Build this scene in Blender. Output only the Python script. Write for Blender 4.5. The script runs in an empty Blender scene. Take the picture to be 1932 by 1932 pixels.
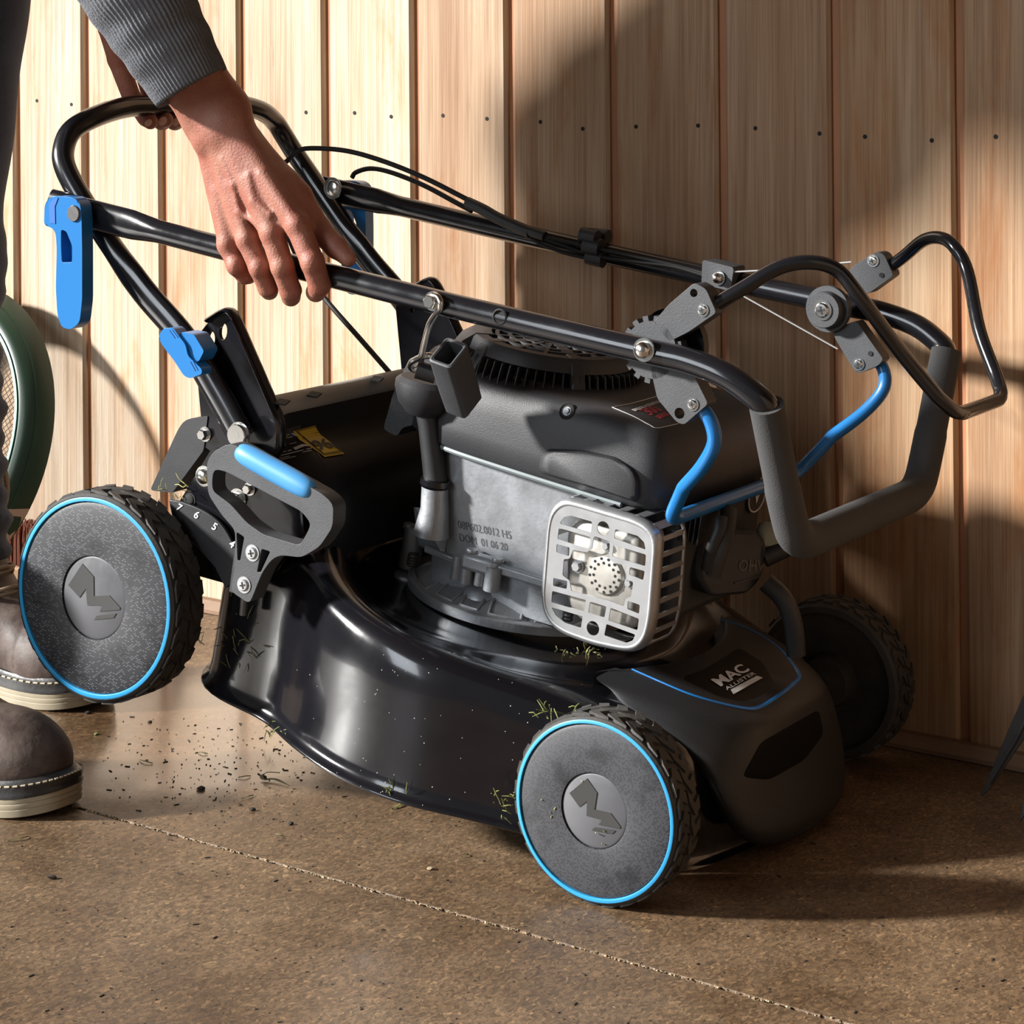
import bpy, bmesh, math, random
import numpy as np
from mathutils import Vector, Matrix
from mathutils.bvhtree import BVHTree
random.seed(7)
rng = np.random.default_rng(7)
S = bpy.context.scene
COL = S.collection
PI = math.pi

# ------------------------------------------------------------------ camera
F_PX, CX, YH, CAM_H = 4400.0, 966.0, 84.3, 0.8206      # focal length, principal column, horizon row, camera height
camd = bpy.data.cameras.new('camera')
camd.sensor_width = 36.0
camd.lens = 36.0 * F_PX / 1932.0
camd.shift_y = -(966.0 - YH) / 1932.0
camd.clip_start = 0.05
cam = bpy.data.objects.new('camera', camd)
COL.objects.link(cam)
cam.location = (0, 0, CAM_H)
cam.rotation_euler = (PI / 2, 0, 0)
S.camera = cam

# ------------------------------------------------------------------ light
S.view_settings.view_transform = 'Standard'
S.view_settings.look = 'None'
S.view_settings.gamma = 1.0
S.view_settings.use_curve_mapping = False
S.view_settings.exposure = 0.0
S.render.film_transparent = False

world = bpy.data.worlds.new('world')
S.world = world
world.use_nodes = True
bg = world.node_tree.nodes['Background']
bg.inputs[0].default_value = (1.0, 0.93, 0.84, 1)
bg.inputs[1].default_value = 0.12

def sun(direction, strength, angle, color):
    d = bpy.data.lights.new('sun', 'SUN')
    d.energy = strength
    d.angle = math.radians(angle)
    d.color = color
    o = bpy.data.objects.new('sun', d)
    COL.objects.link(o)
    o.location = (-4, 1, 4)
    o.rotation_euler = Vector(direction).to_track_quat('-Z', 'Y').to_euler()
    return o
sun((1, 0.06, -0.43), 11.8, 4.8, (1.0, 0.98, 0.95))

def area(name, loc, target, sx, sy, power, color):
    d = bpy.data.lights.new(name, 'AREA')
    d.shape = 'RECTANGLE'
    d.size, d.size_y = sx, sy
    d.energy = power
    d.color = color
    o = bpy.data.objects.new(name, d)
    COL.objects.link(o)
    o.location = loc
    o.rotation_euler = (Vector(target) - Vector(loc)).to_track_quat('-Z', 'Y').to_euler()
    return o
area('doorway_daylight', (-2.6, 0.3, 1.5), (0, 2.4, 0.4), 1.1, 1.7, 46, (0.86, 0.93, 1.0))

# ------------------------------------------------------------------ frames
def ray(px, py):
    return Vector(((px - CX) / F_PX, 1.0, -(py - YH) / F_PX))
CAMP = Vector((0, 0, CAM_H))
PSI, AL = math.radians(31.97), math.radians(9.3)        # heading of the mower, and how far its rear is lifted
_c, _s, _ca, _sa = math.cos(PSI), math.sin(PSI), math.cos(AL), math.sin(AL)
EX = Vector((_c * _ca, -_s * _ca, -_sa))
EY = Vector((_s, _c, 0))
EZ = Vector((_c * _sa, -_s * _sa, _ca))
HALF = 0.29                                              # half of the overall width across the wheels
R_FRONT, R_REAR = 0.0915, 0.1165
ORG = Vector((0.0772, 2.2177, R_FRONT)) + HALF * EY - R_FRONT * EZ
MOWER = Matrix(((EX.x, EY.x, EZ.x, ORG.x), (EX.y, EY.y, EZ.y, ORG.y), (EX.z, EY.z, EZ.z, ORG.z), (0, 0, 0, 1)))
MINV = MOWER.inverted()
def on_plane(px, py, axis, val):
    """Point in the mower's own frame where the sight line of a spot seen in the photograph meets a plane of the mower."""
    d = MINV.to_3x3() @ ray(px, py)
    o = MINV @ CAMP
    t = (val - o[axis]) / d[axis]
    return o + t * d
def P(px, py, y):
    return on_plane(px, py, 1, y)
def PZ(px, py, z):
    return on_plane(px, py, 2, z)
def PX(px, py, x):
    return on_plane(px, py, 0, x)
def WP(px, py, Y):
    return CAMP + ray(px, py) * Y
def WG(px, py, z=0.0):
    d = ray(px, py)
    return CAMP + d * ((z - CAM_H) / d.z)
PHI = math.atan(4400 / 6066.0)
WD = Vector((math.cos(PHI), -math.sin(PHI), 0))          # along the wall, to the right
WN = Vector((-math.sin(PHI), -math.cos(PHI), 0))         # out of the wall, into the room
W0 = Vector((0.5117, 2.699, 0))
def on_wall(px, py, off=0.0):
    d = ray(px, py)
    w = W0 + WN * off
    return CAMP + d * ((w - CAMP).dot(WN) / d.dot(WN))
def Y_at(p):
    return (MOWER @ Vector(p)).y

# ------------------------------------------------------------------ materials
MATS = {}
def mat(name, base, rough=0.5, metal=0.0, coat=0.0, spec=0.5, bump=0.0, bscale=300.0, var=0.0, vscale=8.0, dark=None, rvar=0.0, sss=0.0, coat_rough=0.05, emis=None, stretch=None):
    m = bpy.data.materials.new(name)
    m.use_nodes = True
    nt = m.node_tree
    N, Lk = nt.nodes, nt.links
    b = N['Principled BSDF']
    b.inputs['Base Color'].default_value = (*base, 1)
    b.inputs['Roughness'].default_value = rough
    b.inputs['Metallic'].default_value = metal
    b.inputs['Coat Weight'].default_value = coat
    b.inputs['Coat Roughness'].default_value = coat_rough
    b.inputs['Specular IOR Level'].default_value = spec
    if sss:
        b.inputs['Subsurface Weight'].default_value = sss
        b.inputs['Subsurface Radius'].default_value = (0.012, 0.004, 0.002)
        b.inputs['Subsurface Scale'].default_value = 0.5
    tc = N.new('ShaderNodeTexCoord')
    vec = tc.outputs['Object']
    if stretch:
        mp = N.new('ShaderNodeMapping')
        mp.inputs['Scale'].default_value = stretch
        Lk.new(vec, mp.inputs['Vector'])
        vec = mp.outputs['Vector']
    if var or rvar:
        n = N.new('ShaderNodeTexNoise')
        n.inputs['Scale'].default_value = vscale
        n.inputs['Detail'].default_value = 6
        n.inputs['Roughness'].default_value = 0.65
        Lk.new(vec, n.inputs['Vector'])
        if var:
            r = N.new('ShaderNodeValToRGB')
            r.color_ramp.elements[0].position = 0.35
            r.color_ramp.elements[1].position = 0.7
            d = dark or tuple(c * (1 - var) for c in base)
            r.color_ramp.elements[0].color = (*d, 1)
            r.color_ramp.elements[1].color = (*base, 1)
            Lk.new(n.outputs['Fac'], r.inputs['Fac'])
            Lk.new(r.outputs['Color'], b.inputs['Base Color'])
        if rvar:
            mr = N.new('ShaderNodeMapRange')
            mr.inputs['To Min'].default_value = max(0.02, rough - rvar)
            mr.inputs['To Max'].default_value = min(1.0, rough + rvar)
            mr.inputs['From Min'].default_value = 0.3
            mr.inputs['From Max'].default_value = 0.7
            Lk.new(n.outputs['Fac'], mr.inputs['Value'])
            Lk.new(mr.outputs['Result'], b.inputs['Roughness'])
    if bump:
        n2 = N.new('ShaderNodeTexNoise')
        n2.inputs['Scale'].default_value = bscale
        n2.inputs['Detail'].default_value = 3
        Lk.new(vec, n2.inputs['Vector'])
        bp = N.new('ShaderNodeBump')
        bp.inputs['Strength'].default_value = bump
        bp.inputs['Distance'].default_value = 0.002
        Lk.new(n2.outputs['Fac'], bp.inputs['Height'])
        Lk.new(bp.outputs['Normal'], b.inputs['Normal'])
    MATS[name] = m
    return m

SATIN = mat('black_satin_paint', (0.006, 0.006, 0.007), 0.42, spec=0.3)
GLOSS = mat('black_gloss_paint', (0.006, 0.006, 0.008), 0.16, coat=0.35, rvar=0.06, vscale=14)
TUBE = mat('black_tube_paint', (0.008, 0.008, 0.010), 0.20, coat=0.3, rvar=0.08, vscale=20)
BLACKPL = mat('black_plastic', (0.018, 0.018, 0.020), 0.5, bump=0.12, bscale=900, rvar=0.08, vscale=10)
GREYPL = mat('charcoal_plastic', (0.052, 0.054, 0.059), 0.55, bump=0.15, bscale=700, var=0.25, vscale=30)
SHROUD = mat('engine_cover_plastic', (0.026, 0.026, 0.029), 0.48, bump=0.22, bscale=1100, var=0.2, vscale=6)
RUBBER = mat('tyre_rubber', (0.020, 0.020, 0.021), 0.72, bump=0.2, bscale=250, var=0.5, vscale=18, dark=(0.045, 0.040, 0.034))
FOAM = mat('foam_grip', (0.045, 0.044, 0.044), 0.85, bump=0.35, bscale=900)
BLUE = mat('blue_plastic', (0.010, 0.140, 0.39), 0.32, coat=0.15)
BLUELT = mat('light_blue_ring', (0.022, 0.26, 0.53), 0.45)
BLUEGRIP = mat('blue_soft_grip', (0.060, 0.255, 0.52), 0.45)
ALU = mat('cast_aluminium', (0.31, 0.325, 0.345), 0.40, metal=0.55, bump=0.12, bscale=260, var=0.25, vscale=22, rvar=0.12)
STEEL = mat('pressed_steel', (0.43, 0.44, 0.45), 0.36, metal=0.75, rvar=0.06, vscale=40)
MUFFL = mat('muffler_steel', (0.46, 0.44, 0.40), 0.45, metal=0.6, var=0.25, vscale=26, rvar=0.1)
CHROME = mat('zinc_bolt', (0.72, 0.72, 0.70), 0.2, metal=1.0)
WIRE = mat('steel_wire', (0.75, 0.75, 0.74), 0.3, metal=0.9)
DARK = mat('dark_void', (0.004, 0.004, 0.004), 0.8)
GREYROLL = mat('grey_rubber_flap', (0.40, 0.38, 0.34), 0.65, bump=0.1, bscale=200)
YELLOW = mat('yellow_label', (0.62, 0.42, 0.02), 0.4)
LABELBK = mat('black_label', (0.030, 0.026, 0.025), 0.5)
WHITEINK = mat('white_ink', (0.62, 0.60, 0.58), 0.5)
REDINK = mat('red_ink', (0.42, 0.03, 0.05), 0.5)
BLACKINK = mat('black_ink', (0.012, 0.011, 0.01), 0.5)
ETCH = mat('etched_marks', (0.12, 0.12, 0.125), 0.5, metal=0.5)
SKIN = mat('skin', (0.33, 0.148, 0.098), 0.55, bump=0.35, bscale=420, var=0.18, vscale=34, dark=(0.28, 0.092, 0.060), sss=0.05)
NAIL = mat('finger_nail', (0.60, 0.36, 0.27), 0.3)
DENIM = mat('dark_denim', (0.028, 0.045, 0.088), 0.85, bump=0.4, bscale=700, var=0.3, vscale=30)
LEATHER = mat('brown_leather', (0.105, 0.075, 0.062), 0.62, spec=0.35, bump=0.5, bscale=70, var=0.5, vscale=30, dark=(0.042, 0.027, 0.022), rvar=0.12)
SOLE = mat('cream_rubber_sole', (0.36, 0.31, 0.22), 0.45, var=0.2, vscale=25)
WELT = mat('black_welt', (0.02, 0.019, 0.018), 0.4, bump=0.2, bscale=150)
STITCH = mat('pale_stitching', (0.45, 0.38, 0.26), 0.7)
LACE = mat('boot_lace', (0.22, 0.15, 0.09), 0.8, bump=0.4, bscale=900)
SOCK = mat('brown_wool_sock', (0.17, 0.12, 0.085), 0.95, bump=0.8, bscale=260)
GREEN = mat('green_enamel', (0.011, 0.032, 0.016), 0.42, var=0.2, vscale=9)
TEAL = mat('teal_edge', (0.022, 0.21, 0.155), 0.45)
MESHM = mat('sieve_wire', (0.055, 0.045, 0.035), 0.5, metal=0.6)
BRISTLE = mat('red_brown_bristle', (0.19, 0.055, 0.025), 0.7)
WOODHEAD = mat('brush_wood', (0.35, 0.2, 0.1), 0.6)
TAG = mat('paper_tag', (0.36, 0.24, 0.17), 0.7)
BLADE = mat('dull_steel', (0.13, 0.13, 0.13), 0.45, metal=0.8, rvar=0.1, vscale=30)
GRASS = mat('cut_grass', (0.15, 0.17, 0.04), 0.7)
DRYGRASS = mat('dried_grass', (0.12, 0.12, 0.04), 0.8)
DIRT = mat('dirt_crumb', (0.030, 0.022, 0.016), 0.9)
CRUMB = mat('chip_crumb', (0.36, 0.27, 0.17), 0.9)

# ------------------------------------------------------------------ mesh helpers
def new_obj(name, me, m=None, parent=None, label=None):
    o = bpy.data.objects.new(name, me)
    COL.objects.link(o)
    if m is not None and hasattr(me, 'materials'):
        me.materials.append(m)
    if parent is not None:
        o.parent = parent
    if label:
        o['label'] = label
    return o
def finish(name, bm, m=None, parent=None, label=None, smooth=True, bevel=0, bseg=2, sub=0, angle=35):
    bmesh.ops.recalc_face_normals(bm, faces=bm.faces)
    me = bpy.data.meshes.new(name)
    bm.to_mesh(me)
    bm.free()
    o = new_obj(name, me, m, parent, label)
    if bevel:
        md = o.modifiers.new('edge', 'BEVEL')
        md.width = bevel
        md.segments = bseg
        md.limit_method = 'ANGLE'
        md.angle_limit = math.radians(35)
    if sub:
        md = o.modifiers.new('round', 'SUBSURF')
        md.levels = md.render_levels = sub
    if smooth:
        for p in me.polygons:
            p.use_smooth = True
        if not sub:
            try:
                me.set_sharp_from_angle(angle=math.radians(angle))
            except Exception:
                pass
    return o
def empty(name, loc=(0, 0, 0), rz=0):
    o = bpy.data.objects.new(name, None)
    COL.objects.link(o)
    o.location = loc
    o.rotation_euler = (0, 0, rz)
    o.empty_display_size = 0.05
    return o
def tag(o, label=None, cat=None, group=None, kind=None):
    if label: o['label'] = label
    if cat: o['category'] = cat
    if group: o['group'] = group
    if kind: o['kind'] = kind
    return o
def V(*a):
    return Vector(a)
def cr(pts, n=8, closed=False):
    """Catmull-Rom through the points."""
    pts = [Vector(p) for p in pts]
    out = []
    N = len(pts)
    segs = N if closed else N - 1
    for i in range(segs):
        if closed:
            p0, p1, p2, p3 = pts[(i - 1) % N], pts[i], pts[(i + 1) % N], pts[(i + 2) % N]
        else:
            p1, p2 = pts[i], pts[i + 1]
            p0 = pts[i - 1] if i > 0 else p1 * 2 - p2
            p3 = pts[i + 2] if i + 2 < N else p2 * 2 - p1
        for k in range(n):
            t = k / n
            out.append(0.5 * ((2 * p1) + (p2 - p0) * t + (2 * p0 - 5 * p1 + 4 * p2 - p3) * t * t + (-p0 + 3 * p1 - 3 * p2 + p3) * t ** 3))
    if not closed:
        out.append(pts[-1].copy())
    return out
def fillet(pts, r, n=6):
    """Polyline with its inner corners rounded to radius-like distance r (number or list)."""
    pts = [Vector(p) for p in pts]
    out = [pts[0]]
    for i in range(1, len(pts) - 1):
        rr = r[i] if isinstance(r, (list, tuple)) else r
        a, b, c = pts[i - 1], pts[i], pts[i + 1]
        d1 = min(rr, (a - b).length * 0.48)
        d2 = min(rr, (c - b).length * 0.48)
        s, e = b + (a - b).normalized() * d1, b + (c - b).normalized() * d2
        for k in range(n + 1):
            t = k / n
            out.append(s * (1 - t) ** 2 + b * 2 * t * (1 - t) + e * t * t)
    out.append(pts[-1])
    return out
def add_tube(bm, pts, r, seg=14, caps=True, closed=False, flat=None, up=None):
    """Sweep a circle (radius r, number or list per point) along the points. flat: list of (a, b) half axes instead."""
    pts = [Vector(p) for p in pts]
    n = len(pts)
    tang = []
    for i in range(n):
        a = pts[i - 1] if (i > 0 or closed) else pts[i]
        b = pts[(i + 1) % n] if (i < n - 1 or closed) else pts[i]
        t = (b - a)
        tang.append(t.normalized() if t.length > 1e-9 else Vector((0, 0, 1)))
    u = Vector(up) if up is not None else (Vector((0, 0, 1)) if abs(tang[0].z) < 0.9 else Vector((1, 0, 0)))
    rings = []
    for i in range(n):
        t = tang[i]
        u = (u - t * u.dot(t))
        u = u.normalized() if u.length > 1e-6 else t.orthogonal().normalized()
        w = t.cross(u)
        if flat is not None:
            ra, rb = flat[i]
        else:
            ra = rb = r[i] if isinstance(r, (list, tuple)) else r
        rings.append([bm.verts.new(pts[i] + u * math.cos(2 * PI * k / seg) * ra + w * math.sin(2 * PI * k / seg) * rb) for k in range(seg)])
    m = n if closed else n - 1
    for i in range(m):
        A, B = rings[i], rings[(i + 1) % n]
        for k in range(seg):
            bm.faces.new((A[k], A[(k + 1) % seg], B[(k + 1) % seg], B[k]))
    if caps and not closed:
        bm.faces.new(rings[0][::-1])
        bm.faces.new(rings[-1])
    return bm
def tube(name, pts, r, m, parent=None, seg=14, label=None, **k):
    bm = bmesh.new()
    add_tube(bm, pts, r, seg, **k)
    return finish(name, bm, m, parent, label, angle=50)
def frame_from(normal, up=(0, 0, 1)):
    n = Vector(normal).normalized()
    u = Vector(up)
    u = (u - n * u.dot(n))
    u = u.normalized() if u.length > 1e-6 else n.orthogonal().normalized()
    r = u.cross(n)
    return r, u, n
def add_plate(bm, outer, holes, offset):
    """Planar outline with holes (3-D points), thickened by the offset vector."""
    edges = []
    for loop in [outer] + list(holes):
        vs = [bm.verts.new(Vector(p)) for p in loop]
        for i in range(len(vs)):
            edges.append(bm.edges.new((vs[i], vs[(i + 1) % len(vs)])))
    g = bmesh.ops.triangle_fill(bm, edges=edges, use_beauty=True, use_dissolve=False)
    faces = [f for f in g['geom'] if isinstance(f, bmesh.types.BMFace)]
    ex = bmesh.ops.extrude_face_region(bm, geom=faces)
    vs = [v for v in ex['geom'] if isinstance(v, bmesh.types.BMVert)]
    bmesh.ops.translate(bm, verts=vs, vec=Vector(offset))
    return bm
def plate(name, outer, holes, offset, m, parent=None, bevel=0.0, label=None, smooth=False):
    bm = bmesh.new()
    add_plate(bm, outer, holes, offset)
    return finish(name, bm, m, parent, label, smooth=bevel > 0, bevel=bevel)
def rounded(pts, r, n=4):
    """Closed polygon with rounded corners."""
    pts = [Vector(p) for p in pts]
    N = len(pts)
    out = []
    for i in range(N):
        a, b, c = pts[i - 1], pts[i], pts[(i + 1) % N]
        rr = r[i] if isinstance(r, (list, tuple)) else r
        d1 = min(rr, (a - b).length * 0.48)
        d2 = min(rr, (c - b).length * 0.48)
        s, e = b + (a - b).normalized() * d1, b + (c - b).normalized() * d2
        for k in range(n + 1):
            t = k / n
            out.append(s * (1 - t) ** 2 + b * 2 * t * (1 - t) + e * t * t)
    return out
def circle(c, r, normal, n=20, up=(0, 0, 1), ry=None):
    a, b, _ = frame_from(normal, up)
    return [Vector(c) + a * math.cos(2 * PI * k / n) * r + b * math.sin(2 * PI * k / n) * (ry or r) for k in range(n)]
def add_lathe(bm, prof, origin, axis, seg=48, up=(0, 0, 1), close=False):
    """prof: list of (radius, distance along axis)."""
    a, b, n = frame_from(axis, up)
    o = Vector(origin)
    rings = []
    for r, h in prof:
        if r < 1e-6:
            rings.append([bm.verts.new(o + n * h)])
        else:
            rings.append([bm.verts.new(o + n * h + (a * math.cos(2 * PI * k / seg) + b * math.sin(2 * PI * k / seg)) * r) for k in range(seg)])
    for i in range(len(rings) - 1):
        A, B = rings[i], rings[i + 1]
        for k in range(seg):
            k2 = (k + 1) % seg
            if len(A) == 1 and len(B) == 1: continue
            if len(A) == 1: bm.faces.new((A[0], B[k2], B[k]))
            elif len(B) == 1: bm.faces.new((A[k], A[k2], B[0]))
            else: bm.faces.new((A[k], A[k2], B[k2], B[k]))
    return bm
def lathe(name, prof, origin, axis, m, parent=None, seg=48, label=None, bevel=0, angle=35, **k):
    bm = bmesh.new()
    add_lathe(bm, prof, origin, axis, seg, **k)
    return finish(name, bm, m, parent, label, bevel=bevel, angle=angle)
def add_box(bm, c, ax, ay, az, sx, sy, sz):
    c, ax, ay, az = Vector(c), Vector(ax).normalized(), Vector(ay).normalized(), Vector(az).normalized()
    v = [bm.verts.new(c + ax * sx * i + ay * sy * j + az * sz * k) for k in (-.5, .5) for j in (-.5, .5) for i in (-.5, .5)]
    for f in ((0, 2, 3, 1), (4, 5, 7, 6), (0, 1, 5, 4), (2, 6, 7, 3), (0, 4, 6, 2), (1, 3, 7, 5)):
        bm.faces.new([v[i] for i in f])
    return bm
X3, Y3, Z3 = (1, 0, 0), (0, 1, 0), (0, 0, 1)
def box(name, c, s, m, parent=None, axes=(X3, Y3, Z3), bevel=0.0, bseg=2, label=None):
    bm = bmesh.new()
    add_box(bm, c, axes[0], axes[1], axes[2], *s)
    return finish(name, bm, m, parent, label, bevel=bevel, bseg=bseg)
def add_loft(bm, rings, closed=True, cap0=True, cap1=True):
    R = [[bm.verts.new(Vector(p)) for p in r] for r in rings]
    n = len(R[0])
    for i in range(len(R) - 1):
        for k in range(n if closed else n - 1):
            bm.faces.new((R[i][k], R[i][(k + 1) % n], R[i + 1][(k + 1) % n], R[i + 1][k]))
    if cap0 and closed: bm.faces.new(R[0][::-1])
    if cap1 and closed: bm.faces.new(R[-1])
    return bm
def loft(name, rings, m, parent=None, label=None, sub=0, bevel=0, angle=35, **k):
    bm = bmesh.new()
    add_loft(bm, rings, **k)
    return finish(name, bm, m, parent, label, sub=sub, bevel=bevel, angle=angle)
def bolt(name, pos, axis, r, h, parent, m=None, head='hex', label=None):
    """A bolt head: a washer and a hexagon, dome or socket head."""
    bm = bmesh.new()
    add_lathe(bm, [(0, 0), (r * 1.35, 0), (r * 1.35, h * 0.18), (0, h * 0.18)], pos, axis, 20)
    if head == 'hex':
        add_lathe(bm, [(0, h * 0.18), (r, h * 0.18), (r, h * 0.85), (r * 0.85, h), (0, h)], pos, axis, 6)
    elif head == 'dome':
        add_lathe(bm, [(r, h * 0.15), (r, h * 0.4)] + [(r * math.cos(a), h * 0.4 + h * 0.6 * math.sin(a)) for a in np.linspace(0.1, PI / 2, 6)], pos, axis, 20)
    elif head == 'socket':
        add_lathe(bm, [(0, h), (r * 1.1, h), (r * 1.15, h * 0.8), (r * 1.15, 0)], pos, axis, 20)
        add_lathe(bm, [(0, h * 1.02), (r * 0.5, h * 1.02)], pos, axis, 6)
    else:
        add_lathe(bm, [(0, h), (r * 0.8, h * 0.9), (r, h * 0.4), (r, 0)], pos, axis, 18)
    return finish(name, bm, m or CHROME, parent, label)
def cross_screw(name, pos, axis, r, parent, m=None):
    o = bolt(name, pos, axis, r, r * 0.45, parent, m or CHROME, head='pan')
    a, b, n = frame_from(axis)
    bm = bmesh.new()
    p = Vector(pos) + n * (r * 0.46)
    for ang in (0.4, 0.4 + PI / 2):
        d = a * math.cos(ang) + b * math.sin(ang)
        add_box(bm, p, d, n.cross(d), n, r * 1.1, r * 0.25, r * 0.06)
    finish('slot', bm, BLACKINK, o, smooth=False)
    return o
def text_mesh(s, size, bold=0.0, width=1.0, fine=False):
    cu = bpy.data.curves.new('lettering', 'FONT')
    cu.body = s
    cu.size = size
    cu.offset = bold
    cu.resolution_u = 3
    cu.align_x = 'CENTER'
    cu.align_y = 'CENTER'
    o = bpy.data.objects.new('lettering', cu)
    COL.objects.link(o)
    dg = bpy.context.evaluated_depsgraph_get()
    me = bpy.data.meshes.new_from_object(o.evaluated_get(dg))
    bpy.data.objects.remove(o)
    bpy.data.curves.remove(cu)
    for v in me.vertices:
        v.co.x *= width
    if fine:                                             # enough points to follow a curved surface
        bm = bmesh.new()
        bm.from_mesh(me)
        bmesh.ops.triangulate(bm, faces=bm.faces)
        bmesh.ops.subdivide_edges(bm, edges=bm.edges, cuts=2, use_grid_fill=True)
        bm.to_mesh(me)
        bm.free()
    return me
def text(name, s, size, origin, right, up, m, parent=None, bold=0.0, width=1.0, skew=0.0, bvh=None, cast=None, off=0.0004):
    """Flat printed lettering laid on a plane, or pressed onto a curved surface (bvh) along the direction cast."""
    me = text_mesh(s, size, bold, width, bvh is not None)
    r, u = Vector(right).normalized(), Vector(up).normalized()
    n = r.cross(u)
    for v in me.vertices:
        q = Vector(origin) + r * (v.co.x + skew * v.co.y) + u * v.co.y
        if bvh is not None:
            c = Vector(cast).normalized()
            hit = bvh.ray_cast(q - c * 0.2, c)
            if hit[0] is not None:
                q = hit[0] - c * off
        else:
            q += n * off
        v.co = q
    return new_obj(name, me, m, parent)
def bvh_of(o, apply=True):
    if apply and o.modifiers:
        dg = bpy.context.evaluated_depsgraph_get()
        me = o.evaluated_get(dg).to_mesh()
        t = BVHTree.FromPolygons([v.co.copy() for v in me.vertices], [tuple(p.vertices) for p in me.polygons])
        o.evaluated_get(dg).to_mesh_clear()
        return t
    me = o.data
    return BVHTree.FromPolygons([v.co.copy() for v in me.vertices], [tuple(p.vertices) for p in me.polygons])
def decal(name, pts, m, parent, bvh, cast, off=0.0005, grid=10):
    """A thin printed patch (four corners) pressed onto a surface."""
    a, b, c, d = [Vector(p) for p in pts]
    cst = Vector(cast).normalized()
    bm = bmesh.new()
    g = []
    for i in range(grid + 1):
        row = []
        for j in range(grid + 1):
            u, v = i / grid, j / grid
            q = a * (1 - u) * (1 - v) + b * u * (1 - v) + c * u * v + d * (1 - u) * v
            hit = bvh.ray_cast(q - cst * 0.2, cst)
            if hit[0] is not None:
                q = hit[0] - cst * off
            row.append(bm.verts.new(q))
        g.append(row)
    for i in range(grid):
        for j in range(grid):
            bm.faces.new((g[i][j], g[i + 1][j], g[i + 1][j + 1], g[i][j + 1]))
    return finish(name, bm, m, parent)
# ------------------------------------------------------------------ the room: plank wall, chipboard floor
def wood_material():
    m = bpy.data.materials.new('weathered_pine')
    m.use_nodes = True
    N, Lk = m.node_tree.nodes, m.node_tree.links
    b = N['Principled BSDF']
    tc, oi = N.new('ShaderNodeTexCoord'), N.new('ShaderNodeObjectInfo')
    add = N.new('ShaderNodeVectorMath')
    add.operation = 'MULTIPLY_ADD'
    comb = N.new('ShaderNodeCombineXYZ')
    for i in range(3):
        Lk.new(oi.outputs['Random'], comb.inputs[i])
    Lk.new(comb.outputs[0], add.inputs[0])
    add.inputs[1].default_value = (7.3, 3.1, 19.7)
    Lk.new(tc.outputs['Object'], add.inputs[2])
    def noise(scale, sc, det=5, rough=0.6, dist=0.0):
        mp = N.new('ShaderNodeMapping')
        mp.inputs['Scale'].default_value = sc
        Lk.new(add.outputs[0], mp.inputs['Vector'])
        n = N.new('ShaderNodeTexNoise')
        n.inputs['Scale'].default_value = scale
        n.inputs['Detail'].default_value = det
        n.inputs['Roughness'].default_value = rough
        n.inputs['Distortion'].default_value = dist
        Lk.new(mp.outputs[0], n.inputs['Vector'])
        return n.outputs['Fac']
    def ramp(fac, stops):
        r = N.new('ShaderNodeValToRGB')
        e = r.color_ramp.elements
        while len(e) < len(stops): e.new(0.5)
        for i, (p, c) in enumerate(stops):
            e[i].position = p
            e[i].color = (*c, 1)
        Lk.new(fac, r.inputs['Fac'])
        return r.outputs['Color']
    def mix(mode, fac, a, bb):
        x = N.new('ShaderNodeMix')
        x.data_type = 'RGBA'
        x.blend_type = mode
        if isinstance(fac, float): x.inputs['Factor'].default_value = fac
        else: Lk.new(fac, x.inputs['Factor'])
        Lk.new(a, x.inputs[6])
        Lk.new(bb, x.inputs[7])
        return x.outputs[2]
    broad = ramp(noise(5, (2.0, 2.0, 0.22), 4, 0.55, 0.3), [(0.28, (0.49, 0.345, 0.235)), (0.45, (0.61, 0.485, 0.36)), (0.62, (0.69, 0.60, 0.49)), (0.8, (0.59, 0.535, 0.455))])
    grain = ramp(noise(60, (3.0, 3.0, 0.05), 4, 0.6), [(0.25, (0.66, 0.60, 0.56)), (0.6, (1, 1, 1))])
    fine = ramp(noise(240, (3.0, 3.0, 0.03), 2, 0.5), [(0.3, (0.78, 0.74, 0.7)), (0.65, (1, 1, 1))])
    patch = ramp(noise(9, (1.5, 1.5, 0.35), 5, 0.7, 0.5), [(0.53, (1, 1, 1)), (0.72, (0.90, 0.68, 0.48))])
    stain = ramp(noise(16, (3.0, 3.0, 0.30), 6, 0.75), [(0.64, (1, 1, 1)), (0.76, (0.52, 0.47, 0.47))])
    c = mix('MULTIPLY', 1.0, broad, grain)
    c = mix('MULTIPLY', 1.0, c, fine)
    c = mix('MULTIPLY', 1.0, c, patch)
    c = mix('MULTIPLY', 0.7, c, stain)
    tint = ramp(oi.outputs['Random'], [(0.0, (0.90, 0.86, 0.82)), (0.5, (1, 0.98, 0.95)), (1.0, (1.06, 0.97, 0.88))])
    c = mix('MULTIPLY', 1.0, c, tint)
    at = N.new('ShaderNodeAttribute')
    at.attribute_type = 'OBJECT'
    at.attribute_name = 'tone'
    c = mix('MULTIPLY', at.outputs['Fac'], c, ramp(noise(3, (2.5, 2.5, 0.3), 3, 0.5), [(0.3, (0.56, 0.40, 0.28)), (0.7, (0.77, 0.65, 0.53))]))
    Lk.new(c, b.inputs['Base Color'])
    b.inputs['Roughness'].default_value = 0.62
    b.inputs['Specular IOR Level'].default_value = 0.25
    bp = N.new('ShaderNodeBump')
    bp.inputs['Strength'].default_value = 0.35
    bp.inputs['Distance'].default_value = 0.001
    Lk.new(noise(200, (3.0, 3.0, 0.03), 3, 0.6), bp.inputs['Height'])
    Lk.new(bp.outputs[0], b.inputs['Normal'])
    return m
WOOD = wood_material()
GROOVE = mat('red_brown_groove', (0.42, 0.18, 0.08), 0.7, var=0.3, vscale=3)

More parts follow.
